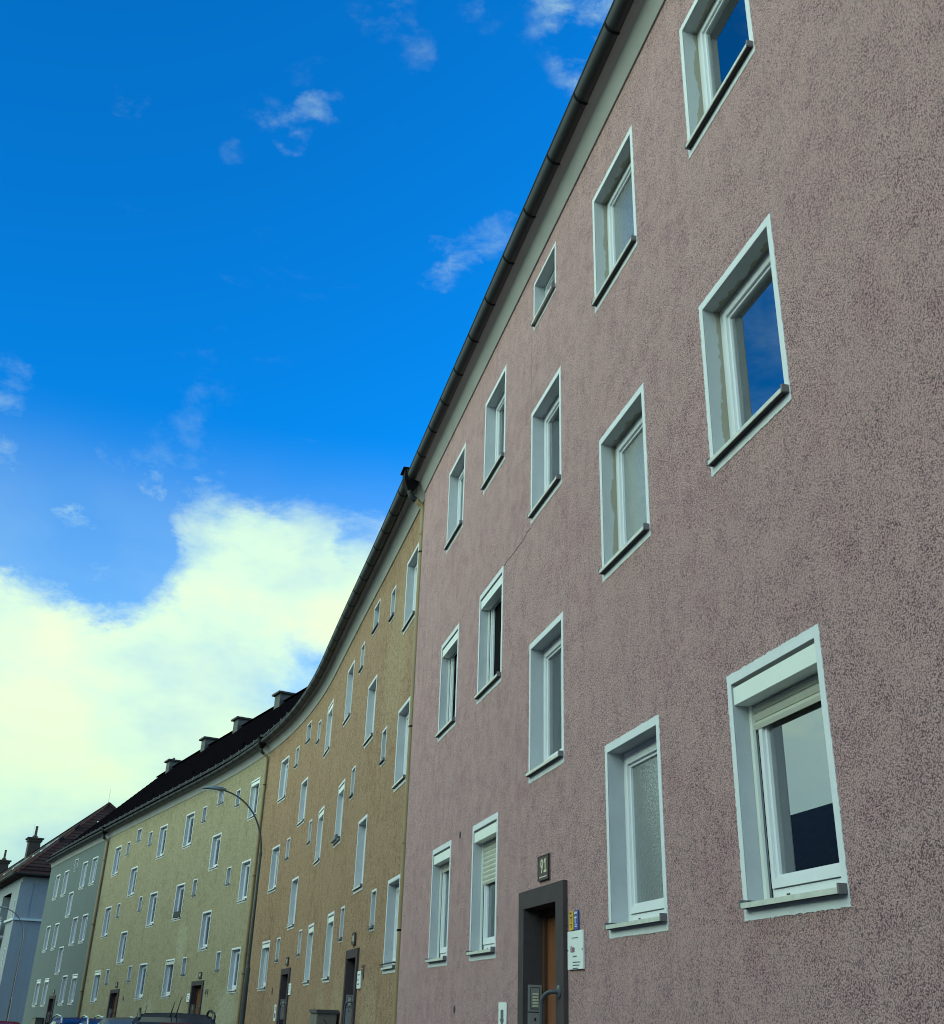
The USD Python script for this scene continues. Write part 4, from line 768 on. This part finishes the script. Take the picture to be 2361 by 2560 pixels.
for i, ls in enumerate(((.085, .08), (.05, .09), (.12,))): words(.125, .226+.022*i, ls, .007)
sign('notice_board', FP, 8.675, .58, .36, .28, 'white', 'white notice with red and black lettering beside the nearest door', 'sign', marks=dots, texts=[('\u00d6', .068, .155, .036, 'grey_ink', True, 1.0), ('B', .105, .155, .036, 'red_ink', True, 1.0), ('B', .138, .155, .036, 'grey_ink', True, 1.0)], screws=[(.012, .14), (.348, .14)], th=.014)
ar = sign('arrow_sign', FP, 10.74, .06, .27, .36, 'white', 'narrow white sign with a black downward arrow left of the door', 'sign', marks=[(.085, .065, .09, .08, 'grey_ink'), (.06, .215, .16, .02, 'grey_ink'), (.06, .240, .15, .10, 'blue_plate'), (.10, .255, .05, .07, 'white')], th=.008)
obj('mark', MB(FP).add([(10.74-.055, .0135, -.085), (10.74-.205, .0135, -.085), (10.74-.13, .0135, -.145), (10.74-.055, .0145, -.085), (10.74-.205, .0145, -.085), (10.74-.13, .0145, -.145)], np.array([(0, 1, 2), (3, 5, 4), (0, 3, 4), (0, 4, 1), (1, 4, 5), (1, 5, 2), (2, 5, 3), (2, 3, 0)])), 'grey_ink', ar)
for s_, lab in ((5.67, 'dark number plate over the nearer brown door of the ochre house'), (16.5, 'dark number plate over the farther door of the ochre house'), (27.63, 'dark number plate over the nearer door of the yellow-green house'), (38.45, 'dark number plate over the farther door of the yellow-green house'), (50.3, 'dark number plate over the door of the grey teal house')):
    sign('house_number_plate', F, s_+.16, 1.25, .32, .21, 'enamel', lab, 'number plate', marks=[(.08, .05, .03, .10, 'sill'), (.15, .05, .05, .10, 'sill')], rim='black', th=.02, n=.012)
for s_, lab in ((4.95, 'white notice by the nearer door of the ochre house'), (15.85, 'white notice by the farther door of the ochre house'), (28.86, 'white notice left of the nearer door of the yellow-green house')):
    sign('notice_board', F, s_, .57, .36, .28, 'white', lab, 'sign', marks=[(.06, .05, .2, .02, 'grey_ink'), (.06, .12, .10, .04, 'grey_ink'), (.06, .2, .22, .02, 'grey_ink')], th=.02, n=.006)
for s_, lab in ((4.62, 'small dark marker plate right of the nearer ochre house door'), (4.50, 'taller dark marker plate right of the nearer ochre house door'), (26.84, 'left one of two small dark plates by the yellow-green house door'), (26.62, 'right one of two small dark plates by the yellow-green house door'), (37.2, 'small brown plate by the farther door of the yellow-green house'), (18.55, 'small grey plate below the far shuttered window of the ochre house'), (49.3, 'small dark plate by the door of the grey teal house')):
    sign('marker_plate', F, s_, .66 if s_ != 18.55 else .50, .11, .16 if s_ != 4.50 else .22, 'enamel', lab, 'marker plate', marks=[(.02, .05, .06, .008, 'sill')], th=.012, n=.005)
sign('arrow_sign', F, 17.85, .07, .27, .42, 'white', 'narrow white sign left of the farther ochre house door', 'sign', marks=[(.09, .06, .09, .10, 'grey_ink'), (.06, .22, .15, .12, 'grey_ink')], th=.01, n=.006)
fb = xf('flower_box'); tag(prim(fb), 'grey flower box on an upper sill of the ochre house', 'flower box')
obj('box', MB(F).box(8.80, 9.62, .055, .11, 3.36, 3.44), 'sill_dark', fb); obj('bracket', MB(F).box(8.85, 8.88, .0, .054, 3.38, 3.42), 'black', fb); obj('bracket', MB(F).box(9.54, 9.57, .0, .054, 3.38, 3.42), 'black', fb); obj('soil', MB(F).box(8.82, 9.60, 00.062, .10, 3.441, 3.455), 'earth', fb)
fb = xf('flower_box'); tag(prim(fb), 'dark flower box on a middle sill of the yellow-green house', 'flower box')
obj('box', MB(F).box(31.05, 31.85, -.11, .02, 3.40, 3.56), 'chimney_cap', fb); obj('soil', MB(F).box(31.07, 31.83, -.10, .01, 3.561, 3.62), 'earth', fb)
gr_ = xf('window_bar'); tag(prim(gr_), 'thin black iron bar across the lowest right window of the ochre house', 'window bar')
obj('bar', MB(F).tube([(1.42, .05, .60), (2.62, .05, .60)], .012, 6), 'black', gr_)
for a in (1.46, 2.58): obj('bracket', MB(F).tube([(a, .0, .60), (a, .05, .60)], .012, 6), 'black', gr_)
for s_, z_ in ((10.9, 1.55),): obj('crack', crack(F, wander((s_, z_+.1), (s_+.02, z_-.1), 8, .004), .02), 'seal', ochre)
